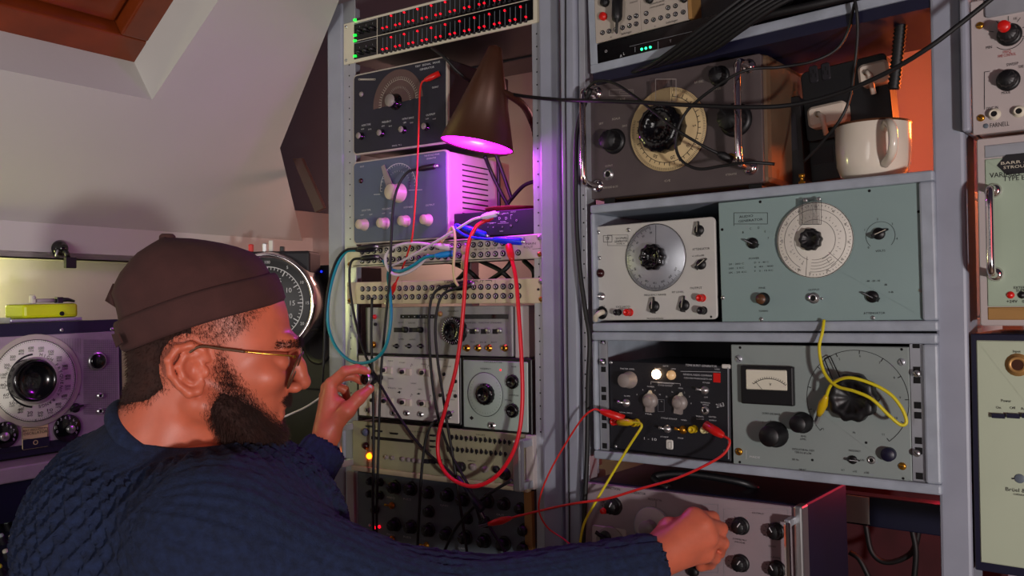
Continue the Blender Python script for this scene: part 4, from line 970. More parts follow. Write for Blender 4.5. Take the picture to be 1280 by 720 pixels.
# ------------------------------------------------------------------ behind and on top of the upper case
d = Dev('power_strip', 'black extension block with white plugs behind the mug', 'extension block', FR, [(1003, 94), (1106, 62), (1118, 160), (1006, 176)], -.125).zoom(990, 60, 4.2375)
d.body(.05, 'darkbox', .002, 'black', .008, .004)
for x, y in ((115, 140), (180, 125)):
    d.slab('socket_plate', x - 28, y - 40, x + 28, y + 40, 0, .002, 'darkbox', r=.004)
    for k in (-12, 12): d.slab('socket_hole', x + k - 4, y - 4, x + k + 4, y + 16, .002, .0024, 'hole')
    d.slab('socket_hole', x - 4, y - 24, x + 4, y - 6, .002, .0024, 'hole')
d.done()
for (x0_, y0_, x1_, y1_, lab) in ((378, 70, 528, 222, 'upper white plug in the black extension block beside the corrugated hose'), (112, 285, 305, 440, 'lower white plug in the black extension block beside the mug')):
    a = d.P(x0_, y1_, .0); e = d.P(x1_, y0_, 0)
    r_ = thing('mains_plug', lab, 'plug', d.m @ Matrix.Translation((a.x, -.001, a.z)), 'white mains plugs')
    w_, h_ = e.x - a.x, e.z - a.z
    MB().rpanel(0, w_, 0, h_, -.022, 0, .008, 'whiteplug', .004).build('plug_body', r_)
    MB().tube([Vector((w_ * .3, -.024, h_ * .6)), Vector((w_ * .42, -.026, h_ * .4)), Vector((w_ * .4, -.012, -.012))], .004, 8, 'whiteplug').build('cable_grip', r_)
    o = link('screw', shared(('plsc',), lambda: mk(lambda q: q.lathe([(.004, 0), (.004, -.0012), (0, -.0014)], 12, m='brass', cap=False))), r_); o.location = (w_ * .3, -.0218, h_ * .55)
d = Dev('adapter_box', 'dark power adapter standing beside the brown generator', 'adapter', FR, [(972, 125), (1003, 118), (1004, 232), (973, 236)], -.11)
d.body(.06, 'darkbox', .001, 'black', .004, .004); MB().box(d.w * .2, d.w * .8, -.001, 0, d.h * .4, d.h * .8, 'darkbox').build('label_plate', d.root); d.done()
d = Dev('adapter_box', 'low black power adapter directly behind the mug', 'adapter', FR, [(1006, 160), (1056, 150), (1056, 222), (1007, 229)], -.14)
d.body(.05, 'darkbox', .001, 'black', .004, .004); MB().box(d.w * .2, d.w * .7, -.001, 0, d.h * .3, d.h * .6, 'darkbox').build('label_plate', d.root); d.done()
# corrugated hose
p = spline([FR.w(1130, 0, -.05), FR.w(1126, 30, -.05), FR.w(1122, 70, -.055), FR.w(1117, 112, -.06)], 16)
tag(MB().tube(p, .0075, 12, 'rubber', taper=[.0066 + .0022 * (i % 2) for i in range(len(p))]).build('corrugated_hose'), 'black corrugated hose hanging above the mug', 'hose')
# mug
MR = .0485
c_ = c1.m @ Vector((c1.inv @ FR.w(1090, 217, -.04)).to_tuple())
mugloc = c1.m @ Vector(((c1.inv @ FR.w(1091, 214, -.045)).x, .062, c1.h))
root = thing('mug', 'cream mug with dark rim on top of the upper case', 'mug', Matrix.Translation(mugloc))
mb = MB(); mH = .078; pf = [(0, 0), (.030, 0), (.034, .003), (.042, .008), (.047, .022), (.0487, .045), (.0487, mH - .002), (.048, mH)]
qf = [(.048, mH), (.046, mH), (.0452, mH - .004), (.0445, .03), (.035, .008), (0, .006)]
def zl(b, prof, m): 
    b.lathe([(r, z) for r, z in prof], 48, m=m, cap=False)
zl(mb, pf, 'mug'); zl(mb, qf, 'mug')
mb.v = [(x, -z, y) for x, y, z in mb.v]; mb.build('cup_body', root)
mb = MB(); mb.lathe([(.0489, mH - .0025), (.0489, mH + .0004), (.0468, mH + .0004)], 48, m='mugdark', cap=False); mb.v = [(x, -z, y) for x, y, z in mb.v]; mb.build('rim_band', root)
view = (CAM - mugloc); view.z = 0; view.normalize(); side = Vector((-view.y, view.x, 0))
hd = (view * .93 + side * .30).normalized()
hp = [hd * .046 + Vector((0, 0, .064)), hd * .060 + Vector((0, 0, .069)), hd * .074 + Vector((0, 0, .060)), hd * .078 + Vector((0, 0, .042)), hd * .070 + Vector((0, 0, .026)), hd * .046 + Vector((0, 0, .018))]
pts = spline(hp, 8); mb = MB(); mb.tube(pts, .006, 12, 'mug'); mb.build('handle', root)
# brass standoff on the case
q = c1.m @ Vector(((c1.inv @ FR.w(1003, 228, 0)).x, .012, c1.h))
mb = MB().lathe([(.0045, 0), (.0045, .004), (.0022, .005), (.0022, .009), (.0042, .010), (.0042, .014), (0, .015)], 14, m='brass', cap=False); mb.v = [(x, -z, y) for x, y, z in mb.v]
tag(mb.build('brass_connector', None, Matrix.Translation(q)), 'tiny brass connector standing on the upper case', 'connector')
# beam and label below the lower case, far back
b = MB().box(FR.hit(1040, 640, -.30).x, FR.hit(1200, 640, -.30).x, .30, .33, FR.hit(1100, 660, -.30).z, FR.hit(1100, 622, -.30).z, 'navy_case', .002)
o = b.build('shelf_rail', None, FR.m); tag(o, 'dark shelf rail behind the rack under the lower case', 'rail')
a = FR.hit(1058, 652, -.298); e = FR.hit(1086, 622, -.298)
MB().box(a.x, e.x, .2985, .30, a.z, e.z, 'white_panel').build('paper_label', o)
lamp('orange_lamp', 'POINT', FR.m @ Vector((.315, .34, .55)), 5, (1.0, .16, .02), .03)
lamp('crimson_lamp', 'POINT', FR.m @ Vector((.20, .36, -.02)), .5, (1.0, .02, .06), .03)
# ------------------------------------------------------------------ along the left wall
# shelf and high-frequency oscillator
d = Dev('frequency_oscillator', 'mauve oscillator with large circular HIGH FREQUENCY dial left of the man', 'oscillator', FO, [(-140, 403), (152, 405), (154, 545), (-140, 606)], 0.0).zoom(0, 400, 4)
d.body(.20, 'navy_case', .002, 'navy_case', .008, .008)
a = d.P(596, 300); MB().rpanel(.008, a.x, .020, d.P(300, 70).z - .0, -.0015, .003, .006, 'mauve_panel').build('face_plate', d.root); d.h0 = .002
# lower ribbed strip, fine cross-hatch plate behind the dial
d.disc('dial_surround', 178, 302, 232, .0022, 'case_beige', .0015); d.disc('dial', 178, 302, 206, .003, 'dialwhite', .0035)
h = .0071
d.arc(178, 302, 204, 0, 360, 3, 'black_ink', h); d.arc(178, 302, 132, 95, 262, 9, 'black_ink', h); d.ticks(178, 302, 192, 202, 0, 360, 120, 1.2, 'black_ink', h)
for i, n_ in enumerate((1000, 1500, 2000, 3000, 4000, 5000, 6000, 8000, 10, 20, 30, 40, 50, 60, 80, 100, 200, 300, 400, 600)):
    a_ = math.radians(80 - i * 18); d.text(str(n_), 178 + 164 * math.cos(a_), 302 - 164 * math.sin(a_), 14, 'black_ink', w=28, h=h)
    d.text(str(n_ * 2), 178 + 164 * math.cos(a_), 302 - 164 * math.sin(a_) + 14, 9, 'black_ink', w=26, h=h)
for i, ch in enumerate('HIGH FREQUENCY RANGE'):
    a_ = 78 - i * 8.4; d.text(ch, 178 + 132 * math.cos(math.radians(a_)), 302 - 132 * math.sin(math.radians(a_)), 16, 'black_ink', h=h, ang=a_ - 90)
for i, ch in enumerate('LOW FREQUENCY'):
    a_ = 150 + i * 8; d.text(ch, 178 + 148 * math.cos(math.radians(a_)), 302 - 148 * math.sin(math.radians(a_)), 11, 'black_ink', h=h, ang=a_ - 90)
d.disc('dial_boss', 178, 302, 118, .004, 'sand_panel', .0065); d.knob(180, 298, 104, 'round', 'blackgloss', h=.008, name='dial_knob') if False else None
q = d.P(178, 302, .03); rr = d.R(178, 302, 108, .03)
o = MB().lathe([(rr, 0), (rr, -.018), (rr * .96, -.022), (rr * .86, -.023), (rr * .8, -.019), (rr * .3, -.016), (0, -.016)], 48, m='blackgloss', cap=False).build('dial_knob', d.root); o.location = (q.x, -.010, q.z)
d.disc('lens_bezel', 485, 205, 46, .004, 'steel', .0015); o = d.disc('lens', 485, 205, 38, .007, 'blackgloss', .0025)
for x, y in ((497, 378), (497, 455)): d.socket(x, y, 14, 'steel')
d.knob(382, 440, 24, 'bar', 'black', 'black', 75)
d.disc('range_dial', 335, 540, 68, .004, 'blackgloss', .0015); d.knob(360, 546, 20, 'round', 'steel', h=.004); d.disc('range_dial', 22, 574, 66, .004, 'blackgloss', .0015); d.knob(28, 584, 22, 'round', 'steel', h=.004)
for i in range(10):
    a_ = math.radians(200 - i * 25)
    for cx, cy in ((335, 540), (22, 574)): d.text(str(i), cx + 52 * math.cos(a_), cy - 52 * math.sin(a_), 14, 'white_ink', h=.006)
d.slab('name_plate', 106, 532, 243, 630, .0015, .0025, 'dialcream', r=.003); d.rect(112, 538, 238, 596, 2, 'black_ink', .003); d.slab('name_strip', 110, 600, 243, 628, .0025, .003, 'navy_case')
d.text('BEAT FREQUENCY', 172, 548, 10, 'black_ink', w=112, h=.003); d.text('OSCILLATOR', 178, 563, 14, 'black_ink', w=118, h=.003); d.arc(178, 612, 10, 0, 360, 4, 'dialcream', .0036)
d.line(0, 668, 310, 626, 4, 'black_ink', .002); d.ticks(178, 508, 2, 12, 90, 90, 1, 3, 'black_ink', h)
for k in range(34): d.line(k * 9, 662 - k * 1.25, k * 9, 650 - k * 1.25, 1.6, 'black_ink', .002)
for k in range(26): d.line(420 + k * 6.6, 100, 420 + k * 6.6, 470, .9, 'black_ink', .0019)
for k in range(40): d.line(418, 100 + k * 9.5, 590, 100 + k * 9.5, .9, 'black_ink', .0019)
for k in range(20): d.line(250 + k * 8, 92, 250 + k * 8, 92 + k * 4, .9, 'black_ink', .0019)
for x, y in ((308, 50), (560, 46)): d.screw(x, y, 10)
d.text('SET ZERO', 388, 372, 9, 'black_ink', w=24, h=.002); osc = d; d.done()
# metal tray and lime box on the oscillator
top = osc.h
def onosc(px0, py0, px1, py1, y):          # local x range on the oscillator top at depth y
    return osc.inv @ FO.w(px0, py0, -y), osc.inv @ FO.w(px1, py1, -y)
a, e = onosc(3, 408, 92, 403, .06)
o = MB().box(a.x, e.x, .03, .13, top, top + .006, 'zinc', .001).build('metal_tray', None, osc.m); tag(o, 'flat grey metal plate lying on the mauve oscillator', 'plate')
MB().box(a.x - .002, a.x, .03, .13, top, top + .009, 'zinc').build('tray_lip', o)
a, e = onosc(21, 405, 89, 386, .07)
r_ = thing('effects_pedal', 'lime yellow box resting on the grey metal plate', 'box', osc.m)
MB().box(a.x, e.x, .045, .115, top + .0062, top + .031, 'lime', .005).build('housing', r_)
q = MB().lathe([(.004, 0), (.004, -.002), (.002, -.002), (0, -.001)], 14, m='hole', cap=False); o = q.build('jack_socket', r_); o.location = (a.x + (e.x - a.x) * .68, .0445, top + .013)
MB().box(a.x + .002, e.x - .002, .047, .113, top + .0310, top + .0318, 'sand_panel').build('lid', r_)
px = a.x; zz = top + .0366
q = MB().tube([Vector((px + .026, .055, zz)), Vector((px + .05, .06, zz)), Vector((px + .062, .062, zz))], .0038, 10, 'taupe_panel')
tag(q.build('pen_barrel', None, osc.m), 'pinkish pen lying on the lime box', 'pen')
q = MB().box(px + .062, px + .073, .052, .064, top + .0318, top + .0425, 'black', .001); q.tube([Vector((px + .073, .058, zz + .001)), Vector((px + .085, .06, zz + .001)), Vector((px + .098, .062, zz - .002))], .004, 8, 'black', taper=[.0042, .0036, .0022])
tag(q.build('clip', None, osc.m), 'small black clip lying on the lime box', 'clip')
q = MB().box(px + .017, px + .025, .052, .062, top + .0318, top + .047, 'ivory', .002); q.lathe([(.003, 0), (.003, -.002), (0, -.002)], 10, c=(px + .021, .052, top + .042), m='sand_panel', cap=False)
tag(q.build('bottle_cap', None, osc.m), 'small cream stopper standing on the lime box', 'stopper')
# suction mount on the trim
c_ = FW.hit(74, 311, 0.0)
r_ = thing('suction_mount', 'black suction-cup holder stuck on the wall strip above the lime box', 'holder', FW.m @ Matrix.Translation((c_.x, -.001, c_.z)) @ Matrix.Scale(.68, 4))
MB().lathe([(.026, 0), (.027, -.004), (.020, -.016), (.012, -.022), (.012, -.03), (0, -.031)], 26, m='blackgloss', cap=False).build('suction_cup', r_)
MB().tube([Vector((0, -.02, -.002)), Vector((.004, -.035, -.014)), Vector((.008, -.036, -.03))], .008, 10, 'black').build('arm', r_)
MB().box(-.004, .030, -.048, -.032, -.062, -.028, 'darkbox', .002).build('clamp', r_)
MB().tube([Vector((-.016, -.022, -.006)), Vector((-.022, -.024, -.018)), Vector((-.022, -.022, -.026))], .0035, 8, 'zinc').build('lever', r_)
# shelf under the oscillator
q = MB().box(-.9, osc.w + .3, -.06, .30, -.028, -.003, 'mauve_panel', .003); q.box(-.9, osc.w + .3, -.055, -.05, -.09, -.028, 'navy_case')
tag(q.build('equipment_shelf', None, osc.m), 'mauve shelf board under the oscillator at left', 'shelf')
# mixing console in the corner: knobs poking up
r0 = at(-16, 706, 1.36)
mm = Matrix.Translation(r0) @ Matrix.Rotation(-.62 + .3, 4, 'Z') @ Matrix.Rotation(math.radians(22), 4, 'X')
r_ = thing('mixing_console', 'mixing console with pale knobs at the bottom left corner', 'mixer', mm)
MB().box(-.3, .06, -.10, .16, -.05, 0, 'navy_case', .004).build('housing', r_)
for xx in (-.27, .03):
    for yy in (-.07, .13): MB().tube([mm.inverted() @ (mm @ Vector((xx, yy, -.05))), mm.inverted() @ Vector(((mm @ Vector((xx, yy, -.05))).x, (mm @ Vector((xx, yy, -.05))).y, 0))], .012, 8, 'steel').build('stand_leg', r_)
for i in range(12):
    for j in range(7):
        m_ = ('ivory', 'sage_panel', 'ivory', 'lime', 'skycable', 'ivory', 'sage_panel')[(i + j * 3) % 7]
        o = link('knob', shared(('mixk', m_), lambda: mk(lambda b: (b.lathe([(.0062, 0), (.0052, .012), (.0048, .0135), (0, .014)], 12, m='darkbox', cap=False), b.lathe([(.0046, .0138), (.004, .017), (0, .0175)], 10, m=m_, cap=False)))), r_)
        o.matrix_local = Matrix.Translation((-.20 + i * .0225, -.085 + j * .034, 0)) @ Matrix.Rotation(math.pi / 2, 4, 'X')
# darkroom timer
tmc = at(335, 379, 1.93)
ft = Frame(tmc, .10)
r_ = thing('darkroom_timer', 'round chrome-rimmed black timer dial behind the man\'s forehead', 'timer', ft.m)
TR = .112
MB().lathe([(TR, .06), (TR, 0), (TR * .98, -.012), (TR * .93, -.016), (TR * .88, -.010), (TR * .88, -.003)], 64, m='chrome', cap=False).build('bezel', r_)
MB().lathe([(TR * .93, .08), (TR * .93, .0), (TR * .89, -.002), (0, -.002)], 64, m='black', cap=False).build('dial_face', r_)
dt = Dev.__new__(Dev); dt.root = r_; dt.ink = {}; dt.m = ft.m; dt.inv = ft.m.inverted(); dt.z = lambda x, y: (x, y)
ink = dt._ink('white_ink')
def ring(r0, r1, y=-.0026, n=90):
    vs = []; 
    for k in range(n):
        a = 2 * math.pi * k / n
        for r in (r0, r1): vs.append((r * math.cos(a), y, r * math.sin(a)))
    ink.add(vs, [(2 * k, 2 * k + 1, (2 * k + 3) % (2 * n), (2 * k + 2) % (2 * n)) for k in range(n)], 'white_ink')
ring(TR * .70, TR * .715)
for k in range(60):
    a = math.pi / 2 - 2 * math.pi * k / 60; L0 = .60 if k % 5 == 0 else .65; wd = .0011 if k % 5 == 0 else .0007
    D_ = Vector((math.cos(a), 0, math.sin(a))); T_ = Vector((-D_.z, 0, D_.x)) * wd; o_ = Vector((0, -.0026, 0))
    ink.add([o_ + D_ * TR * L0 - T_, o_ + D_ * TR * .7 - T_, o_ + D_ * TR * .7 + T_, o_ + D_ * TR * L0 + T_], [(0, 1, 2, 3)], 'white_ink')
for k in range(12):
    a = math.pi / 2 - 2 * math.pi * k / 12
    for s_, rad, hh, n_ in ((str(k * 5 if k else 60), .50, .0105, 0), (str(k * 5 if k else 100), .80, .0065, 1)):
        v, f, wd = text_geo(s_); kk = hh / .7; cx, cz = TR * rad * math.cos(a), TR * rad * math.sin(a)
        ink.add([(cx + kk * p, -.0026, cz + kk * q) for p, q in v], f, 'white_ink')
dt.done()
for a in (): MB().tube([Vector((0, -.004, 0)), Vector((TR * .55 * math.cos(math.radians(a)), -.004, TR * .55 * math.sin(math.radians(a))))], .0016, 6, 'redplastic').build('hand', r_)
# toggle hardware on top of the timer housing
MB().box(-.09, .09, .01, .09, TR * .55, TR * 1.02, 'darkbox', .006).build('housing', r_)
for x_, m_, hgt in ((-.052, 'redplastic', .020), (-.02, 'steel', .022), (-.005, 'white_panel', .028), (.02, 'black', .014)):
    MB().box(x_ - .005, x_ + .005, .03, .04, TR, TR + hgt, m_, .002).build('switch', r_)
# dark boxes beside the rack
r_ = thing('loudspeaker', 'black loudspeaker with a blue light beside the left rack', 'speaker', Frame(at(398, 400, 2.02), .55).m)
MB().box(-.055, .055, 0, .16, -.16, .125, 'darkbox', .004).build('cabinet', r_)
MB().lathe([(.042, 0), (.042, -.004), (.036, -.004), (.012, .012), (0, .010)], 30, c=(0, 0, -.06), m='black', cap=False).build('cone', r_)
MB().lathe([(.02, 0), (.02, -.003), (.01, -.003), (0, -.006)], 24, c=(0, 0, .03), m='black', cap=False).build('tweeter', r_)
o = MB().lathe([(.0025, 0), (.0025, -.001), (0, -.002)], 10, m='led_blue', cap=False).build('led', r_); q = r_.matrix_world.inverted() @ at(391, 339, 1.99); o.location = (q.x, -.0005, q.z)
r_ = thing('storage_box', 'dark box under the black loudspeaker beside the rack', 'box', Frame(at(385, 480, 2.05), .55).m)
MB().box(-.09, .10, 0, .2, -.35, .035, 'darkbox', .004).build('carton', r_); MB().box(-.092, .102, -.002, .21, .028, .044, 'darkbox', .003).build('lid', r_)
r_ = thing('shelf_bracket', 'grey angled board leaning in the recess left of the rack', 'board', Frame(at(385, 235, 2.15), .4).m)
MB().poly([Vector((-.045, 0, .075)), Vector((-.02, 0, .075)), Vector((.045, 0, -.05)), Vector((.02, 0, -.06))], .012, (0, 1, 0), 'dialbrown').build('board', r_)
lamp('alcove_lamp', 'POINT', FW.m @ Vector((FW.hit(-60, 370).x, .07, zb - .09)), 2.4, (.98, 1.0, .36), .05)
# ------------------------------------------------------------------ cables and leads
def wp(p, fr):
    f = p[3] if len(p) > 3 else fr
    return f.w(p[0], p[1], p[2])
def cable(name, label, fr, pts, r, m, ends=(None, None), cat='cable', group=None):
    W = [wp(p, fr) for p in pts]; S = spline(W, 8)
    root = thing(name, label, cat, Matrix.Translation(W[0]), group)
    L = [p - W[0] for p in S]
    MB().tube(L, r, 8, m).build('cord', root)
    for i, e in enumerate(ends):
        if not e: continue
        kind, em, ln, er = e
        a, b_ = (L[0], L[2]) if i == 0 else (L[-1], L[-3])
        d_ = (a - b_).normalized(); mb = MB()
        if kind == 'jack': pr = [(r * 1.02, -.002), (er * .75, .002), (er, ln * .3), (er, ln * .95), (er * .85, ln)]; mb.lathe(pr, 14, m=em); mb.lathe([(.0030, ln), (.0030, ln + .006), (0, ln + .007)], 10, m='steel', cap=False)
        elif kind == 'banana': pr = [(r * 1.05, -.003), (er * .7, .0), (er, ln * .35), (er, ln), (er * .6, ln + .001), (er * .5, ln - .006), (0, ln - .006)]; mb.lathe(pr, 14, m=em, cap=False)
        elif kind == 'croc':
            mb.lathe([(r * 1.05, -.004), (er * .6, 0), (er, ln * .35), (er * .8, ln * .75), (er * .5, ln)], 14, m=em)
            mb.box(-er * .3, er * .3, ln * .95, ln * 1.45, er * .10, er * .4, 'steel'); mb.box(-er * .3, er * .3, ln * .95, ln * 1.45, -er * .4, -er * .1, 'steel')
        q = d_.to_track_quat('Y', 'Z').to_matrix().to_4x4()
        mb.build('croc_clip' if kind == 'croc' else 'plug', root, Matrix.Translation(a) @ q)
    return root
J = lambda m, ln=.030, r=.0058: ('jack', m, ln, r)
# left rack
cable('patch_lead', 'thin red lead hanging from the black oscillator past the blue-grey one', FL, [(532, 100, .030), (527.5, 103, .034), (525, 114, .038), (524, 140, .042), (521, 220, .045), (516, 290, .04), (511, 312, .030), (503, 335, .022), (494, 355, .018)], .0017, 'redwire', (('banana', 'redplastic', .028, .0055), ('croc', 'redplastic', .034, .0055)), 'lead')
cable('jack_cable', 'black cable curving down from the blue-grey oscillator output', FL, [(523, 211.5, .036), (510, 215, .042), (499, 230, .048), (492, 255, .05), (489, 300, .045), (487, 350, .04), (482, 400, .035), (476, 470, .03), (473, 560, .032), (471, 640, .03), (471, 690, .03)], .0026, 'rubber', (J('black', .034, .0055), None))
cable('jack_cable', 'teal patch cable looping below the left end of the patch panels', FL, [(446, 312.5, .020), (432, 315, .026), (420, 335, .030), (411, 370, .03), (410, 405, .03), (420, 434, .035), (440, 452, .04), (462, 452, .042), (480, 437, .042), (488, 405, .04), (488, 370, .036), (485, 345, .03), (489, 333, .024)], .0033, 'tealcable', (J('navy_case', .04), None))
cable('jack_cable', 'black patch cable dropping outside the left post', FL, [(448, 310.5, .028), (430, 314, .032), (417, 334, .034), (408, 375, .034), (405, 440, .03), (402, 500, .03), (400, 560, .03)], .0026, 'rubber', (J('black', .042), None))
cable('jack_cable', 'black cable from the left sockets of the upper patch panel', FL, [(452, 323, .018), (441, 325, .022), (437, 337, .024), (438, 365, .022), (444, 400, .022), (455, 440, .026), (475, 480, .03), (505, 530, .034), (530, 562, .036), (565, 592, .038), (592, 622, .038), (610, 655, .04), (640, 705, .04)], .0026, 'rubber', (J('black', .034), None))
cable('patch_lead', 'white lead from the black audio unit to the left sockets', FL, [(602, 271.5, .022), (590, 275, .028), (570, 287, .034), (540, 305, .036), (505, 325, .030), (486, 334, .022)], .0024, 'whitecable', (J('whitecable', .028), None))
cable('patch_lead', 'white patch cable making a loop over the upper patch panel', FL, [(545, 307, .026), (520, 304, .034), (497, 307, .038), (483, 318, .04), (483, 332, .04), (492, 343, .038), (506, 342, .034), (522, 333, .028), (536, 319, .020)], .0030, 'whitecable', (J('whitecable', .030), None))
cable('patch_lead', 'bright blue patch cable dipping under the white loop', FL, [(545, 319.5, .024), (531, 322, .030), (516, 332, .036), (500, 339, .036), (486, 335, .03), (479, 326, .022)], .0032, 'tealcable', (J('skycable', .034), None))
cable('patch_lead', 'royal blue patch cable between the black unit and the MAIN OUT socket', FL, [(578, 283.5, .024), (570, 281, .030), (571, 287, .034), (583, 295, .034), (600, 298, .030), (618, 299.5, .024)], .0026, 'bluecable', (J('bluecable', .046, .0064), J('bluecable', .052, .0066)))
cable('patch_lead', 'cream patch cable hanging between the two patch panels', FL, [(552, 302, .022), (560, 292, .030), (566, 284, .034), (569, 300, .036), (567, 330, .036), (568, 348, .032), (573, 357, .026), (579, 356, .02)], .0026, 'creamcable', (J('gold_trim', .018, .005), None))
cable('patch_lead', 'short cream angled plug in the upper patch panel', FL, [(580, 318, .018), (579, 326, .022), (578, 336, .02)], .0034, 'creamcable', (J('creamcable', .016, .0068), None))
cable('patch_lead', 'long red cable sagging in a loop below both patch panels', FL, [(606, 276, .016), (596, 283, .026), (587, 300, .034), (583, 325, .04), (581, 360, .044), (577, 410, .048), (570, 460, .05), (557, 510, .052), (548, 545, .054), (549, 575, .056), (563, 597, .058), (590, 608, .06), (617, 598, .06), (638, 572, .058), (649, 540, .054), (653, 500, .05), (652, 450, .048), (649, 400, .044), (645, 350, .036), (640, 325, .028)], .0036, 'redcable', (J('redplastic', .016), J('redplastic', .030, .0066)))
cable('jack_cable', 'black cable leaving the middle sockets of the lower patch panel', FL, [(564, 357, .020), (550, 360, .028), (540, 372, .034), (536, 400, .036), (538, 450, .036), (542, 490, .036), (550, 530, .040), (566, 572, .046), (588, 612, .05), (600, 650, .05)], .0026, 'rubber', (J('black', .036), None))
cable('jack_cable', 'second black cable beside the middle sockets of the lower patch panel', FL, [(570, 361, .026), (556, 366, .034), (548, 380, .04), (544, 410, .042), (547, 450, .042), (553, 490, .042), (559, 530, .044), (566, 570, .045), (575, 630, .045), (586, 707, .045)], .0026, 'rubber', (J('black', .03), None))
cable('jack_cable', 'black cable hanging straight down at the left of the cream pulse generator', FL, [(465, 372, .03), (464, 420, .03), (466, 480, .03), (467, 560, .034), (466, 630, .034), (468, 690, .034)], .0026, 'rubber')
cable('jack_cable', 'black cable hanging in front of the cream pulse generator', FL, [(553, 522, .02), (540, 530, .034), (532, 550, .038), (527, 590, .038), (524, 640, .038), (521, 700, .038)], .0026, 'rubber', (J('black', .018), None))
cable('jack_cable', 'black cable slanting down to the left across the slate unit', FL, [(640, 600, .05), (615, 615, .05), (594, 632, .05), (570, 660, .048), (555, 690, .045), (545, 715, .045)], .0028, 'rubber')
cable('test_probe', 'dark violet test probe dangling over the slate unit', FL, [(572, 596, .052), (580, 607, .056), (588, 618, .058)], .004, 'navy_case', (None, ('banana', 'navy_case', .036, .0075)), 'probe')
# thin bare pin between probe and clip
tag(MB().tube([FL.w(598, 634, .058), FL.w(605, 648, .058)], .0010, 6, 'steel').build('probe_pin'), 'thin metal pin gripped by the red clip', 'pin')
# between racks
cable('croc_lead', 'red clip lead running from the slate unit to the black tone burst generator', FL, [(637, 648, .056), (652, 644, .05), (690, 635, .04), (720, 629, .05, FR), (760, 623, .06, FR), (800, 611, .06, FR), (845, 598, .055, FR), (885, 580, .05, FR), (906, 566, .045, FR), (912, 551, .040, FR), (903, 544, .036, FR)], .0019, 'redwire', (('croc', 'redplastic', .040, .0065), ('banana', 'redplastic', .032, .0068)), 'lead')
cable('croc_lead', 'yellow lead falling from the tone burst generator past the bottom case', FR, [(790, 528, .032), (799, 528.5, .035), (802, 533, .038), (796, 543, .04), (785, 560, .04), (762, 598, .045), (742, 632, .055), (730, 655, .055), (725, 680, .05), (722, 715, .05)], .0020, 'yellowcable', (('banana', 'ochreplug', .026, .0056), None), 'lead')
cable('croc_lead', 'red lead looping left from the tone burst generator over the rack post', FR, [(752, 514, .036), (742, 512, .04), (728, 523, .04), (708, 553, .03), (688, 588, .03), (676, 618, .03), (674, 640, .03), (685, 660, .03), (705, 674, .035), (718, 688, .04), (724, 712, .04)], .0015, 'redwire', (('banana', 'redplastic', .036, .0062), None), 'lead')
cable('croc_lead', 'yellow clip lead draped over the large scalloped knob', FR, [(1030, 400, .016), (1028, 415, .024), (1024, 436, .03), (1030, 465, .036), (1045, 482, .044), (1068, 489, .05), (1090, 499, .05), (1112, 520, .046), (1126, 531, .042), (1133, 527, .04), (1127, 510, .04), (1112, 492, .042), (1088, 479, .046), (1060, 472, .05), (1040, 480, .04), (1032, 497, .032)], .0022, 'yellowcable', (None, ('croc', 'ochreplug', .030, .0062)), 'lead')
cable('power_cable', 'long black cable strung across both racks at lamp height', FL, [(540, 60, .03), (556, 72, .04), (575, 92, .02), (600, 108, -.02), (640, 118, .0), (690, 124, .03), (740, 126, .055, FR), (800, 128, .06, FR), (850, 131, .06, FR), (930, 134, .06, FR), (990, 131, .05, FR), (1050, 116, .05, FR), (1110, 90, .06, FR), (1160, 60, .07, FR), (1200, 30, .07, FR), (1250, -10, .07, FR)], .0031, 'rubber')
cable('power_cable', 'thin black cable looping over the brown generator', FR, [(1068, 5, .02), (1060, 38, .0), (1045, 62, .0), (1015, 77, .01), (975, 84, .02), (932, 88, .05), (890, 112, .05), (858, 140, .045), (845, 172, .045), (850, 198, .045), (872, 211, .045), (905, 207, .045), (935, 203, .05), (968, 205, .03)], .0022, 'rubber')
cable('jack_cable', 'black cable plugged into the brown generator below its chrome handle', FR, [(733, 112, .02), (745, 102, .03), (765, 103, .035), (790, 118, .04), (820, 142, .045), (850, 165, .045), (880, 183, .035), (898, 192, .024)], .0022, 'rubber', (None, ('jack', 'rubber', .022, .006)))
cable('power_cable', 'dark cable hanging in front of the extension block and mug', FR, [(1066, -10, .02), (1071, 15, .02), (1072, 45, .01), (1068, 85, .0), (1062, 123, .0), (1050, 150, .0), (1030, 175, -.01), (1005, 202, -.02)], .0022, 'rubber')
cable('power_cable', 'thick black cable running down the right rack\'s left post', FR, [(738, 112, .03), (724, 150, .02), (720, 190, .02), (720, 260, .02), (724, 330, .022), (732, 390, .024), (737, 425, .025), (735, 480, .025), (734, 560, .028), (731, 630, .03), (727, 720, .03)], .0038, 'rubber')
cable('power_cable', 'thin black line standing in for the dark groove between the racks', FR, [(707, -10, .014), (707, 130, .014), (708, 260, .014), (709, 420, .014), (711, 560, .014), (712, 720, .014)], .0012, 'rubber')  # no wire: black tube added for the dark groove between the racks
for i, lb in enumerate(('frontmost', 'second', 'third', 'fourth', 'fifth', 'sixth', 'hindmost')):
    k = i * 13
    cable('cable_loop', 'black cable in the bundle slung under the synthesiser case, %s of seven' % lb, FR, [(775 + k, 96 - k * .30, -.02), (812 + k, 82 - k * .25, .02), (850 + k, 56 - k * .25, .035), (895 + k, 22 - k * .2, .04), (950 + k, -20, .03)], .0036, 'rubber', group='cable bundle under the synthesiser')
r_ = cable('cable_loop', 'flat black cable tail gathered along the synthesiser case edge', FR, [(860, 66, .02), (900, 45, .03), (950, 22, .03), (1010, 8, .03), (1068, -6, .02)], .006, 'rubber')
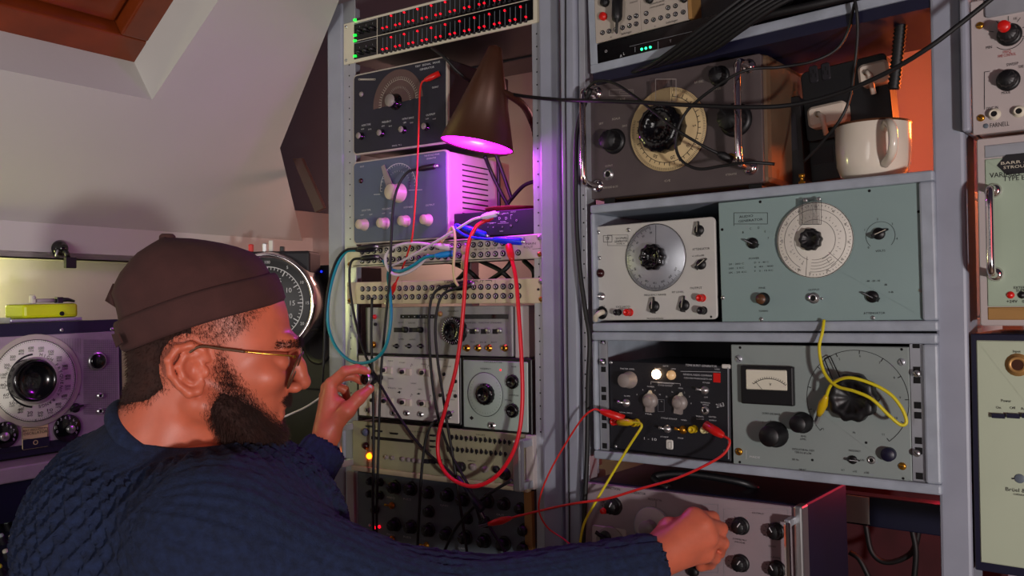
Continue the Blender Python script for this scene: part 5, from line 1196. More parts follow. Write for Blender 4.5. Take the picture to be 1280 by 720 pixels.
# dark plug hanging in front of the synthesiser
mb = MB().lathe([(.003, 0), (.0085, .004), (.0085, .040), (.0075, .046), (.0025, .050), (.0022, .066), (0, .068)], 16, m='black', cap=False)
p_, q_ = FR.w(772, -12, .02), FR.w(771, 30, .02)
tag(mb.build('jack_plug', None, Matrix.Translation(p_) @ (q_ - p_).to_track_quat('Y', 'X').to_matrix().to_4x4()), 'black jack plug hanging in front of the beige synthesiser modules', 'plug')
# cables in the gap between the patch panels and behind the lamp
for i, (xa, xb, lb) in enumerate(((560, 600, 'leftmost'), (585, 570, 'second'), (600, 640, 'third'), (640, 610, 'fourth'), (655, 668, 'rightmost'))):
    cable('jack_cable', 'black cable in the gap between the patch panels, %s of five' % lb, FL, [(xa, 326, -.05), ((xa + xb) / 2 + 5, 338, -.04), (xb, 352, -.05)], .0045, 'rubber', group='cables behind the patch panels')
for (pts, lb) in (([(606, 195, -.10), (614, 215, -.12), (626, 240, -.13), (638, 262, -.13)], 'slanting'), ([(622, 185, -.12), (623, 215, -.13), (624, 262, -.13)], 'straight'), ([(618, 188, -.11), (628, 215, -.12), (640, 250, -.13)], 'middle'), ([(674, 225, -.10), (655, 232, -.12), (640, 248, -.13), (630, 262, -.13)], 'curving')):
    cable('power_cable', '%s black cable behind the black audio unit below the lamp' % lb, FL, pts, .0038, 'rubber')
for (pts, lb) in (([(1082, 655, -.40), (1090, 690, -.40), (1110, 703, -.40), (1140, 690, -.40), (1150, 655, -.40)], 'looped'), ([(1140, 660, -.38), (1145, 690, -.38), (1142, 730, -.38)], 'upright'), ([(1062, 690, -.36), (1075, 700, -.36), (1090, 730, -.36)], 'low')):
    cable('power_cable', '%s dark cable in the red-lit space below the lower case' % lb, FR, pts, .005, 'rubber')
cable('power_cable', 'pale cable hanging in the dark behind the man\'s beard', FL, [(340, 528, .0), (362, 518, .0), (380, 510, .0), (396, 500, .0), (408, 490, .0)], .0022, 'whitecable')
# ------------------------------------------------------------------ the man: smooth signed-distance bodies turned into meshes
mat('skin', 'cc694d', .45, noise=.10, nscale=35, bump=.06, bscale=500, sub=.15)
mat('hairdark', '30130a', .85, noise=.3, nscale=60)
mat('wool_navy', '15213f', .95, noise=.35, nscale=120, bump=.5, bscale=420)
mat('felt_brown', '462724', .95, noise=.14, nscale=40, bump=.3, bscale=900)
mat('gold_wire', 'c8963c', .25, metal=.9)
mat('lens', 'c8b8c0', .05, trans=.85, noise=.02)
mat('eyewhite', 'd8d0cc', .2)
mat('denim', '20242e', .9, noise=.2)
def smin(a, b_, k):
    h = np.maximum(k - np.abs(a - b_), 0) / k; return np.minimum(a, b_) - h * h * k * .25
class Field:
    def __init__(s, lo, hi, res):
        s.lo = np.array(lo, np.float64); s.res = res; s.n = np.ceil((np.array(hi) - s.lo) / res).astype(int) + 1
        s.f = np.full(s.n, 9 * res + .05 if res < .05 else 40.0, np.float32)
    def _sub(s, lo, hi):
        a = np.clip(np.floor((np.array(lo) - s.lo) / s.res).astype(int), 0, s.n - 1); b_ = np.clip(np.ceil((np.array(hi) - s.lo) / s.res).astype(int) + 1, 1, s.n)
        sl = tuple(slice(int(i), int(j)) for i, j in zip(a, b_))
        g = [s.lo[i] + s.res * np.arange(a[i], b_[i]) for i in range(3)]
        return sl, np.meshgrid(*g, indexing='ij', sparse=True)
    def _mix(s, sl, d, k, sub=False):
        if sub: s.f[sl] = -smin(-s.f[sl], d, k)
        else: s.f[sl] = smin(s.f[sl], d.astype(np.float32), k)
    def cap(s, a, b_, ra, rb, k, sub=False):
        a = np.array(a, float); b_ = np.array(b_, float); m = max(ra, rb) + k + 3 * s.res + s.f.max() * .0
        m = max(ra, rb) * 1.9 + k + 3 * s.res
        sl, (X, Y, Z) = s._sub(np.minimum(a, b_) - m, np.maximum(a, b_) + m)
        d = b_ - a; L = max(d @ d, 1e-12)
        t = np.clip(((X - a[0]) * d[0] + (Y - a[1]) * d[1] + (Z - a[2]) * d[2]) / L, 0, 1)
        q = np.sqrt((X - a[0] - t * d[0]) ** 2 + (Y - a[1] - t * d[1]) ** 2 + (Z - a[2] - t * d[2]) ** 2) - (ra + (rb - ra) * t)
        s._mix(sl, q, k, sub); return s
    def ell(s, c, r, k, sub=False, rot=None):
        c = np.array(c, float); r = np.array(r, float); m = r.max() * 1.7 + k + 3 * s.res
        sl, (X, Y, Z) = s._sub(c - m, c + m); X = X - c[0]; Y = Y - c[1]; Z = Z - c[2]
        if rot is not None:
            R = np.array(rot); X, Y, Z = R[0, 0] * X + R[0, 1] * Y + R[0, 2] * Z, R[1, 0] * X + R[1, 1] * Y + R[1, 2] * Z, R[2, 0] * X + R[2, 1] * Y + R[2, 2] * Z
        k0 = np.sqrt((X / r[0]) ** 2 + (Y / r[1]) ** 2 + (Z / r[2]) ** 2); k1 = np.sqrt((X / r[0] ** 2) ** 2 + (Y / r[1] ** 2) ** 2 + (Z / r[2] ** 2) ** 2)
        s._mix(sl, k0 * (k0 - 1) / np.maximum(k1, 1e-9), k, sub); return s
    def chain(s, pts, rs, k):
        for i in range(len(pts) - 1): s.cap(pts[i], pts[i + 1], rs[i], rs[i + 1], k)
        return s
    def grid(s): return np.meshgrid(*[s.lo[i] + s.res * np.arange(s.n[i]) for i in range(3)], indexing='ij', sparse=True)
    def mesh(s):
        return nets(s.f, s.lo, s.res)
def nets(f, lo, res):
    n = np.array(f.shape); ins = f < 0
    cnt = np.zeros(n - 1, np.int8)
    for i in (0, 1):
        for j in (0, 1):
            for k in (0, 1): cnt += ins[i:n[0] - 1 + i, j:n[1] - 1 + j, k:n[2] - 1 + k]
    act = (cnt > 0) & (cnt < 8); idx = np.full(n - 1, -1, np.int64); C = np.argwhere(act); idx[act] = np.arange(len(C))
    pos = np.zeros((len(C), 3)); w = np.zeros(len(C))
    corner = [(i, j, k) for i in (0, 1) for j in (0, 1) for k in (0, 1)]
    val = {c: f[C[:, 0] + c[0], C[:, 1] + c[1], C[:, 2] + c[2]].astype(float) for c in corner}
    for a in corner:
        for ax in range(3):
            if a[ax]: continue
            b_ = list(a); b_[ax] = 1; b_ = tuple(b_); va, vb = val[a], val[b_]; m = (va < 0) != (vb < 0)
            t = np.where(m, va / np.where(m, va - vb, 1), 0); p = np.tile(np.array(a, float), (len(C), 1)); p[:, ax] = t
            pos[m] += p[m]; w[m] += 1
    V = lo + res * (C + pos / np.maximum(w, 1)[:, None])
    Q = []
    for ax in range(3):
        s0 = [slice(1, n[i] - 1) for i in range(3)]; s0[ax] = slice(0, n[ax] - 1); s1 = list(s0); s1[ax] = slice(1, n[ax])
        a = ins[tuple(s0)]; b_ = ins[tuple(s1)]; E = np.argwhere(a != b_); fl = a[a != b_]
        off = np.array([1, 1, 1]); off[ax] = 0; E = E + off
        u, v = [(1, 2), (2, 0), (0, 1)][ax]
        def id_(du, dv):
            e = E.copy(); e[:, u] -= du; e[:, v] -= dv; return idx[e[:, 0], e[:, 1], e[:, 2]]
        q = np.stack([id_(1, 1), id_(0, 1), id_(0, 0), id_(1, 0)], 1)
        q[~fl] = q[~fl][:, ::-1]; Q.append(q)
    return V, np.concatenate(Q)
def normals(V, Q):
    N = np.zeros_like(V); fn = np.cross(V[Q[:, 2]] - V[Q[:, 0]], V[Q[:, 3]] - V[Q[:, 1]])
    for i in range(4): np.add.at(N, Q[:, i], fn)
    return N / np.maximum(np.linalg.norm(N, axis=1), 1e-12)[:, None]
def npmesh(name, V, Q, m, parent=None):
    me = bpy.data.meshes.new(name); me.vertices.add(len(V)); me.vertices.foreach_set('co', np.asarray(V, np.float32).ravel())
    k = Q.shape[1]; me.loops.add(len(Q) * k); me.loops.foreach_set('vertex_index', Q.astype(np.int32).ravel())
    me.polygons.add(len(Q)); me.polygons.foreach_set('loop_start', np.arange(0, len(Q) * k, k, dtype=np.int32))
    me.polygons.foreach_set('use_smooth', np.ones(len(Q), bool)); me.materials.append(MATS[m]); me.update(calc_edges=True); me.validate()
    return link(name, me, parent)
A3 = lambda px, py, y: np.array(at(px, py, y))

# --- head, in millimetres: x forward, y to his left, z up
PSI = math.radians(11)
HO = np.array(at(260, 450, 1.10)); HS = 1.10 / FPX
HX = np.array((math.cos(PSI), math.sin(PSI), 0)); HY = np.array((-math.sin(PSI), math.cos(PSI), 0)); HZ = np.array((0, 0, 1.0))
def hw(V): V = np.asarray(V, float); return HO + HS * (V[..., 0:1] * HX + V[..., 1:2] * HY + V[..., 2:3] * HZ)
F = Field((-125, -105, -200), (140, 105, 150), 1.9)
F.ell((-5, 0, 45), (89, 73, 90), 5); F.ell((30, 0, 58), (62, 62, 50), 25); F.ell((40, 0, -4), (62, 58, 84), 25)
F.ell((38, 0, -58), (50, 50, 50), 22)
for s_ in (-1, 1):
    F.cap((0, 50 * s_, -50), (64, 14 * s_, -90), 20, 19, 16)
    F.ell((70, 38 * s_, -20), (26, 22, 20), 16)                       # cheek
F.cap((101, -26, 19), (101, 26, 19), 11, 11, 14)                       # brow
F.ell((73, 0, -92), (18, 22, 17), 12)                                  # chin
for s_ in (-1, 1): F.ell((112, 33 * s_, -2), (20, 17, 12), 10, sub=True)   # sockets
for s_ in (-1, 1): F.ell((88, 32 * s_, -2), (13.5, 14, 12.5), 4)           # lids over the eyeballs
F.chain([(103, 0, 10), (109, 0, -10), (115, 0, -28)], [7, 8.5, 9.5], 9)     # nose
F.ell((114.5, 0, -32), (9.5, 9.5, 8), 5)
for s_ in (-1, 1): F.ell((105, 12 * s_, -36), (10, 7.5, 7), 5)
for s_ in (-1, 1): F.ell((111, 6 * s_, -42), (4.5, 3, 3), 2.5, sub=True)
F.ell((87, 0, -51), (9, 22, 11), 8); F.cap((88, -15, -61), (88, 15, -61), 5.5, 5.5, 4); F.cap((86.5, -13, -71), (86.5, 13, -71), 6, 6, 4); F.cap((96, -22, -66), (96, 22, -66), 2.2, 2.2, 2, sub=True)
F.chain([(-30, 0, -20), (-52, 0, -95), (-72, 0, -190)], [56, 56, 66], 24)     # neck
F.chain([(-10, 0, -90), (-30, 0, -190)], [36, 44], 24)
for s_ in (-1, 1):                                                     # ears
    hx = [(-2, 2, -66), (-8, 15, -70), (-24, 22, -76), (-43, 18, -82), (-55, 3, -85), (-52, -16, -83), (-40, -32, -79), (-27, -42, -75), (-15, -40, -71), (-9, -30, -68)]
    P_ = [((x + 58) * .76 - 34, -s_ * y, (z + 10) * .87 - 6) for x, z, y in hx]; F.chain(P_, [4, 4.6, 4.8, 4.8, 4.6, 4.4, 4.4, 6.0, 5.5, 4], 3)
    F.chain([(-3, -s_ * -72, 11), (-15, -s_ * -77, 10), (-21, -s_ * -79, -2), (-17, -s_ * -77, -14), (-8, -s_ * -73, -21)], [3.6, 4.2, 4.6, 4.2, 3.6], 3)
    F.ell((-13, -s_ * -70, -5), (19, 5.5, 25), 5); F.ell((7, -s_ * -69, -10), (5, 5, 7), 4)
    F.ell((-4, -s_ * -77, -8), (8, 7, 11), 4, sub=True)
headf = F.f.copy()
HV, HQ = F.mesh(); HVw = hw(HV)

# --- arms, torso and hands (world metres)
dq = bot.inv @ Vector(A3(868, 682, 1.3)); YK = (bot.m @ Vector((dq.x, -.030, dq.z))).y; D2 = YK - 1.315
def R3(px, py, y): return A3(px, py, y + D2)
shR, elR, wrR = A3(268, 680, .97), A3(540, 768, 1.10 + D2 * .6), R3(800, 712, 1.222)
kn = [o for o in bpy.data.objects if o.name == 'tuning_knob'][0]
dg = bpy.context.evaluated_depsgraph_get(); bpy.context.view_layer.update()
kw = kn.matrix_world @ Vector((0, -.040, 0)); DY = kw.y - 1.712
def L3(px, py, y): return A3(px, py, y + DY)
shL, elL, wrL = A3(300, 655, 1.36), A3(292, 716, 1.56), L3(400, 570, 1.688)
pel = np.array((-.50, 1.14, .56))
T = Field((-.80, .72, .40), (.05, 1.60, 1.12), .009)
T.ell((-.44, 1.14, .80), (.13, .17, .22), .05).ell(pel, (.14, .18, .13), .06).cap(shR, A3(240, 600, 1.1), .05, .06, .06).cap(shL, A3(240, 600, 1.12), .05, .06, .06)
T.cap(A3(205, 590, 1.105), A3(185, 690, 1.12), .055, .10, .05)
BV, BQ = T.mesh()
R_ = Field(np.minimum(np.minimum(shR, elR), wrR) - .09, np.maximum(np.maximum(shR, elR), wrR) + .09, .006)
R_.chain([shR, elR, wrR], [.046, .037, .027], .03); RV, RQ = R_.mesh()
L_f = Field(np.minimum(np.minimum(shL, elL), wrL) - .09, np.maximum(np.maximum(shL, elL), wrL) + .09, .006)
L_f.chain([shL, elL, wrL], [.044, .036, .027], .03); LV, LQ = L_f.mesh()
# right hand, back towards us, fingers closed on a knob
HR = Field(np.minimum(R3(760, 775, 1.14), R3(935, 775, 1.14)), np.maximum(R3(760, 605, 1.37), R3(935, 605, 1.37)), .0018)
wr = R3(802, 708, 1.226)
mcp = [R3(867, 647, 1.262), R3(880, 656, 1.252), R3(886, 673, 1.252), R3(880, 691, 1.262)]
pip = [R3(890, 648, 1.288), R3(901, 661, 1.283), R3(903, 679, 1.283), R3(893, 697, 1.287)]
dip = [R3(889, 663, 1.305), R3(899, 675, 1.305), R3(899, 691, 1.303), R3(888, 705, 1.303)]
tip = [R3(877, 671, 1.312), R3(884, 682, 1.316), R3(884, 697, 1.314), R3(876, 708, 1.311)]
HR.chain([wrR, wr], [.027, .026], .01)
for i in range(4):
    HR.chain([wr, mcp[i]], [.0205, .0125], .014)
    HR.chain([mcp[i], pip[i], dip[i], tip[i]], [.0118 - .0006 * i, .0098 - .0004 * i, .0085 - .0004 * i, .0075], .0035)
HR.cap(mcp[0], mcp[3], .010, .010, .012)
HR.chain([R3(815, 690, 1.238), R3(836, 660, 1.270), R3(856, 655, 1.300), R3(867, 668, 1.312)], [.018, .0135, .011, .009], .008)
HRV, HRQ = HR.mesh()
# left hand pinching the tuning knob
HL = Field(L3(375, 600, 1.60) , L3(490, 440, 1.83), .0018)
HL = Field(np.minimum(L3(375, 600, 1.62), L3(490, 440, 1.62)), np.maximum(L3(375, 600, 1.83), L3(490, 440, 1.83)), .0018)
wl = L3(409, 541, 1.692)
HL.chain([wrL, wl], [.0265, .0235], .01)
ch = [[(414, 480, 1.702), (431, 464, 1.694), (446, 461, 1.70), (459, 464, 1.708)], [(409, 485, 1.718), (427, 471, 1.716), (441, 470, 1.722), (451, 476, 1.728)],
      [(407, 495, 1.733), (420, 483, 1.738), (431, 487, 1.744), (434, 497, 1.744)], [(408, 507, 1.745), (418, 497, 1.752), (427, 501, 1.755), (428, 509, 1.752)]]
for i, c_ in enumerate(ch):
    P_ = [L3(*q) for q in c_]; HL.chain([wl, P_[0]], [.019, .0125], .014); HL.chain(P_, [.0118 - .0005 * i, .0098 - .0004 * i, .0088 - .0004 * i, .0078], .0035)
HL.chain([L3(412, 535, 1.690), L3(434, 513, 1.680), L3(449, 497, 1.686), L3(462, 486, 1.700)], [.020, .0142, .0112, .0090], .009)
HL.cap(L3(425, 505, 1.70), L3(415, 515, 1.72), .012, .014, .012)
HLV, HLQ = HL.mesh()
# join into one body
VV, QQ, b0 = [], [], 0
for v, q in ((HVw, HQ), (BV, BQ), (RV, RQ), (LV, LQ), (HRV, HRQ), (HLV, HLQ)):
    VV.append(v); QQ.append(q + b0); b0 += len(v)
person = npmesh('person', np.concatenate(VV), np.concatenate(QQ), 'skin')
tag(person, 'man in brown cap, glasses and navy cable-knit sweater turning knobs on both racks', 'person')
# finger nails on the left thumb and index
for (q, dx) in (((462.5, 484, 1.693), .0), ((460, 461.5, 1.703), 0)):
    b = MB(); c_ = L3(*q); b.lathe([(.0042, 0), (.0042, -.0006), (0, -.0012)], 12, c=tuple(c_), m='whiteplug', cap=False); b.build('nail', person)

# --- sweater
S = Field((-.82, .70, .40), (.26, 1.86, 1.13), .0042)
up = np.array(at(198, 662, 1.14))
S.ell(up, (.145, .19, .145), .05); S.ell((-.425, 1.14, .80), (.155, .20, .22), .06); S.ell(pel + np.array((.03, 0, -.03)), (.16, .20, .15), .06)
S.ell(A3(300, 700, 1.10), (.13, .15, .15), .05)
nkT, nkB = A3(208, 580, 1.11), A3(195, 645, 1.12)
S.cap(nkT, nkB, .072, .12, .05)
S.chain([shR, elR, wrR + (wrR - elR) * .02], [.076, .060, .041], .04); S.ell(shR + np.array((-.01, .02, .0)), (.088, .088, .085), .05)
S.chain([shL, elL, wrL], [.076, .060, .044], .04); S.ell(shL, (.085, .085, .085), .05)
# neck hole
rx = A3(285, 480, 1.10)
S.cap(A3(213, 552, 1.105), A3(262, 480, 1.10), .066, .088, .006, sub=True)
fwd = wrR - elR; fwd /= np.linalg.norm(fwd); fl = wrL - elL; fl /= np.linalg.norm(fl)
S.cap(wrR + fwd * .016, wrR + fwd * .09, .034, .034, .003, sub=True); S.cap(wrL + fl * .014, wrL + fl * .1, .036, .036, .003, sub=True)
SV, SQ = S.mesh()
N = normals(SV, SQ)
def seg(p, a, b_):
    d = b_ - a; t = np.clip(((p - a) @ d) / (d @ d), 0, 1); q = a + t[:, None] * d; return t * np.linalg.norm(d), np.linalg.norm(p - q, axis=1), p - q
def lattice(a, b_, La, Lb):
    u = a / La + b_ / Lb; v = a / La - b_ / Lb
    du = np.abs(u - np.round(u)); dv = np.abs(v - np.round(v)); return np.exp(-(np.minimum(du, dv) / .15) ** 2)
disp = np.zeros(len(SV))
tR1, dR1, _ = seg(SV, shR, elR); tR2, dR2, oR2 = seg(SV, elR, wrR); tL2, dL2, oL2 = seg(SV, elL, wrL)
ang = np.arctan2(SV[:, 1] - 1.14, SV[:, 0] + .40)
torso = np.clip((dR1 - .085) / .03, 0, 1) * np.clip((dR2 - .075) / .02, 0, 1) * np.clip((dL2 - .075) / .02, 0, 1)
cenk = np.array(at(214, 558, 1.104)); torso = torso * np.clip((np.linalg.norm(SV - cenk, axis=1) - .098) / .02, 0, 1)
disp += torso * .0085 * lattice(ang * .20, SV[:, 2] * 1.15, .025, .031)
def sleeve(t, d, o, ax, w, full):
    e1 = np.cross(ax, (0, 0, 1.0)); e1 /= np.linalg.norm(e1); e2 = np.cross(ax, e1); ph = np.arctan2(o @ e2, o @ e1)
    cab = .0018 * lattice(ph * .055, t, .022, .045) * (np.cos(ph * 4) > -.2) + .0010 * np.cos(ph * 34)
    return w * cab
for (a, c_, w0) in ((shR, elR, .085), (elR, wrR, .075), (elL, wrL, .07)):
    t, d_, o_ = seg(SV, a, c_); ax = (c_ - a) / np.linalg.norm(c_ - a); w_ = 1 - np.clip((d_ - w0) / .03, 0, 1); disp += sleeve(t, d_, o_, ax, w_, 0)
# ribbed cuffs and collar
for (a, c_) in ((elR, wrR), (elL, wrL)):
    t, d_, o_ = seg(SV, a, c_); L0 = np.linalg.norm(c_ - a); ax = (c_ - a) / L0; e1 = np.cross(ax, (0, 0, 1.0)); e1 /= np.linalg.norm(e1); e2 = np.cross(ax, e1); ph = np.arctan2(o_ @ e2, o_ @ e1)
    w_ = np.clip((t - (L0 - .055)) / .004, 0, 1) * (d_ < .07); disp += w_ * (.0010 * np.cos(ph * 18) + .0015) 
disp += .0016 * np.sin(SV[:, 0] * 37 + SV[:, 2] * 51) * np.sin(SV[:, 1] * 43 + SV[:, 2] * 29)
SV = SV + N * disp[:, None]
sweater = npmesh('sweater', SV, SQ, 'wool_navy', person); sweater['label'] = 'navy cable-knit sweater'
# rolled collar
n_ = 56; cc = (A3(215, 541, 1.10)); cen = np.array(at(214, 559, 1.104))
axn = A3(262, 470, 1.10) - A3(213, 540, 1.105); axn /= np.linalg.norm(axn); e1 = np.cross(axn, (0, 1.0, 0)); e1 /= np.linalg.norm(e1); e2 = np.cross(axn, e1)
pts = [Vector(cen + (e1 * math.cos(2 * math.pi * k / n_) * .079 + e2 * math.sin(2 * math.pi * k / n_) * .074) + axn * .004) for k in range(n_ + 1)]
b = MB().tube(pts, .0115, 12, 'wool_navy', cap=False); b.build('collar', person)

# --- beard and hair: shells over the head plus strands
X, Y, Z = F.grid()
def interp(x, xs, ys): return np.interp(x, xs, ys)
zu = interp(X, [4, 20, 30, 43, 62, 78, 90, 110], [-60, 26, 6, -14, -42, -64, -80, -82])
xb = interp(Z, [-130, -100, -60, -20, 25], [38, 20, 6, 14, 16])
dd = np.minimum(zu - Z, (X - xb) * 1.2) + 0 * Y
lip = np.sqrt(((X - 94) / 14) ** 2 + ((Z + 67) / 8) ** 2 + (Y / 22) ** 2)
dd0 = dd
zs = interp(X, [4, 24, 43, 62, 78, 90, 110], [-60, -36, -44, -57, -77, -88, -90])
dd = np.minimum(zs - Z, (X - xb - 5) * 1.2) + 0 * Y
thick = np.clip(dd * .30, -5, 15) * np.clip(interp(Z, [-95, -60, -20, 20], [1.15, .75, .4, .22]), 0, 2)
thick = thick * interp(X, [45, 80, 96], [1, .62, .38])
thick = np.where(lip < 1.3, np.minimum(thick, (lip - 1.15) * 12), thick)
bf = headf - thick - .3 + 0 * Y
cut = np.broadcast_to(-128 - Z, headf.shape)
bf = np.maximum(bf, cut)
bf = np.maximum(bf, -dd - 1.0)                      # only inside the beard area
bf = bf + .8 * np.sin(X * .35 + Z * .22 + 2 * np.sin(Y * .13)) * np.sin(Y * .33 + Z * .27 + 1.5 * np.sin(X * .11))
BV_, BQ_ = nets(bf.astype(np.float32), F.lo, F.res)
xf = interp(Z, [-70, -40, 0, 24, 40, 62, 80], [-18, -12, -4, 32, 56, 72, 76])      # hair in front limit
zl = interp(X, [-125, -95, -60, -30, -5, 20, 40, 70], [-66, -58, -50, -26, 24, 20, 26, 44])
hd_ = np.minimum(Z - zl, (xf - X)) + 0 * Y
earcut = np.sqrt(((X + 13) / 27) ** 2 + ((Z + 6) / 33) ** 2); hd_ = np.minimum(hd_, (earcut - 1) * 30 + 0 * hd_)
hd0 = hd_; hd_ = np.minimum(hd_ - 7, (-8 - X) * .8 + 0 * hd_)
hf = headf - np.clip(hd_ * .25, -4, 4.0) - .2; hf = np.maximum(hf, -hd_ - .5); hf = np.maximum(hf, Z - 95)
hf = hf + .5 * np.sin(X * .8 + Z * .6) * np.sin(Y * .9 + Z * .7)
HV2, HQ2 = nets(hf.astype(np.float32), F.lo, F.res)
def strands(V, Q, n, ln, dirv, wd, outward=.5):
    N_ = normals(V, Q); i = rng.integers(0, len(V), n); p = V[i]; nn = N_[i]
    d = nn * outward + np.array(dirv) + rng.normal(0, .33, (n, 3)); d /= np.linalg.norm(d, axis=1)[:, None]
    s_ = np.cross(d, rng.normal(0, 1, (n, 3))); s_ /= np.linalg.norm(s_, axis=1)[:, None]
    l = ln * rng.uniform(.5, 1.2, n)[:, None]; mid = p + d * l * .55 + np.array((0, 0, -.06)) * l
    tipp = p + d * l + np.array((0, 0, -.22)) * l
    W_ = wd
    VS = np.stack([p - nn * 1.0 - s_ * W_, p - nn * 1.0 + s_ * W_, mid + s_ * W_ * .8, mid - s_ * W_ * .8, tipp, tipp], 1).reshape(-1, 3)
    k = np.arange(n)[:, None] * 6; return VS, np.concatenate([k + np.array([[0, 1, 2, 3]]), k + np.array([[3, 2, 4, 5]])])
def hairy(name, V, Q, n, ln, dirv, wd, outward):
    s1, q1 = strands(V, Q, n, ln, dirv, wd, outward)
    q1 = q1; VV_ = np.concatenate([V, s1]); QQ_ = np.concatenate([Q, q1 + len(V)])
    return npmesh(name, hw(VV_), QQ_, 'hairdark', person)
o = hairy('beard', BV_, BQ_, 16000, 10, (.25, 0, -.7), .26, .75); o['label'] = 'dense dark brown beard'
NH = normals(HV, HQ)
def stubble(name, field, lo_, hi_, n, ln):
    i0 = np.clip(np.round((HV - F.lo) / F.res).astype(int), 0, F.n - 1); dv = np.broadcast_to(field, headf.shape)[i0[:, 0], i0[:, 1], i0[:, 2]]
    c = np.where((dv > lo_) & (HV[:, 2] > -115) & (HV[:, 2] < 85))[0]; pr = np.clip((dv[c] - lo_) / (hi_ - lo_), 0, 1) ** 1.8; c = rng.choice(c, n, p=pr / pr.sum())
    p = HV[c] + rng.normal(0, .9, (n, 3)); d = NH[c] * .5 + np.array((.2, 0, -.7)) + rng.normal(0, .3, (n, 3)); d /= np.linalg.norm(d, axis=1)[:, None]
    sd = np.cross(d, rng.normal(0, 1, (n, 3))); sd /= np.linalg.norm(sd, axis=1)[:, None]
    l = ln * rng.uniform(.5, 1.3, n)[:, None]
    VS = np.stack([p - sd * .15, p + sd * .15, p + d * l], 1).reshape(-1, 3); npmesh(name, hw(VS), np.arange(3 * n).reshape(-1, 3), 'hairdark', person)
stubble('stubble', dd0, -9, 22, 70000, 6); stubble('stubble', hd0, -5, 11, 70000, 4.5)
mus = np.where(X > 76, 1 - ((Z + 51) / 8) ** 2 - (Y / 27) ** 2, -1.0) * 10; stubble('moustache', mus, 0, 5, 5000, 5)
o = hairy('hair', HV2, HQ2, 7000, 6, (-.3, 0, -.6), .28, .35); o['label'] = 'short dark brown hair'
for s_ in (-1, 1):
    pk = (HV[:, 0] > 84) & (HV[:, 2] > 15) & (HV[:, 2] < 27 - .12 * np.abs(HV[:, 1])) & (HV[:, 1] * s_ > 10) & (HV[:, 1] * s_ < 54)
    ev = HV[pk]; ev = ev[rng.integers(0, len(ev), 1100)] + rng.normal(0, 1.5, (1100, 3))
    d_ = np.tile(np.array((.25, s_ * .9, .12)), (1100, 1)) + rng.normal(0, .22, (1100, 3)); d_ /= np.linalg.norm(d_, axis=1)[:, None]; sd = np.cross(d_, (0, 0, 1.0))
    VS = np.stack([ev - sd * .4, ev + sd * .4, ev + d_ * 6 + np.array((.8, 0, 0))], 1).reshape(-1, 3); npmesh('eyebrow', hw(VS), np.arange(3300).reshape(-1, 3), 'hairdark', person)
    b = MB(); b.lathe([(0, -12.3), (6, -10.8), (10.5, -6.2), (12.3, 0), (0, 0)], 18, m='eyewhite', cap=False)
    b.v = [tuple(hw(np.array((89.3 - y, 32 * s_ + x, -2 + z)))) for x, y, z in b.v]; b.build('eyeball', person)

# --- cap
TA = math.radians(17.8); E1 = np.array((math.cos(TA), 0, math.sin(TA))); E3 = np.array((-math.sin(TA), 0, math.cos(TA))); HM = np.array((-7.5, 0, 44.0))
tt = [30, 34, 44, 56, 67, 78, 88, 97, 105, 110, 113.5, 115.5]
Ff = np.interp(tt, [0, 30, 36, 50, 64, 80, 93, 105, 113, 115.5], [104, 100, 99, 96, 89, 69, 48, 22, 0, -4]); Bb = np.interp(tt, [0, 37, 67, 85, 97, 105, 113, 115.5], [95, 88, 87, 74, 58, 45, 19, 6])
NS = 72; vs = []; fs = []
for j, t in enumerate(tt):
    W_ = 84 * max(1 - (t / 117) ** 2.6, 0) ** .5
    for k in range(NS):
        a = 2 * math.pi * k / NS; hl = (Ff[j] + Bb[j]) / 2; cx = (Ff[j] - Bb[j]) / 2
        sm = 1 - .012 * math.exp(-((math.sin(a * 3)) / .12) ** 2) + .006 * math.sin(a * 5 + t * .12)
        x = cx + hl * math.cos(a) * sm; y = W_ * math.sin(a) * sm
        vs.append(hw(HM + E1 * x + np.array((0, y, 0)) + E3 * (t + 1.5 * math.sin(a * 2 + 1))))
for j in range(len(tt) - 1):
    for k in range(NS): k2 = (k + 1) % NS; fs.append((j * NS + k, j * NS + k2, (j + 1) * NS + k2, (j + 1) * NS + k))
b = MB(); b.add(vs, fs, 'felt_brown', True); b.add([vs[-NS + k] for k in range(NS)], [list(range(NS))], 'felt_brown', True)
capo = b.build('cap_crown', person); capo['label'] = 'brown brimless cap'
b = MB(); prof = [(-1, 99), (-2, 104), (2, 107.5), (16, 108.5), (32, 107), (36, 104.5), (35, 99), (20, 97), (0, 96)]
vs = []; fs = []
for (t, rad) in prof:
    for k in range(NS):
        a = 2 * math.pi * k / NS; w_ = 1 + .006 * math.sin(a * 4 + 1)
        x = rad * math.cos(a) * w_; y = (rad - 20) * math.sin(a) * w_
        vs.append(hw(HM + E1 * (x * .945 + 5) + np.array((0, y, 0)) + E3 * (t - 1 + 1.2 * math.sin(a * 3))))
for j in range(len(prof)):
    j2 = (j + 1) % len(prof)
    for k in range(NS): k2 = (k + 1) % NS; fs.append((j * NS + k, j * NS + k2, j2 * NS + k2, j2 * NS + k))
b.add(vs, fs, 'felt_brown', True); b.build('cap_cuff', capo)
b = MB(); c_ = hw(HM + E1 * -6 + E3 * 113); b.lathe([(.010, 0), (.0095, .005), (.007, .0075), (0, .008)], 14, m='felt_brown', cap=False); b.v = [(x + c_[0], -z + c_[1], y + c_[2]) for x, y, z in b.v]; b.build('cap_button', capo)
b = MB(); P_ = [hw(HM + E1 * x + E3 * t + np.array((0, y, 0))) for x, t, y in ((-80, 80, -14), (-80, 80, 14), (-98, 64, 0), (-82, 46, -14), (-82, 46, 14), (-74, 62, 0))]
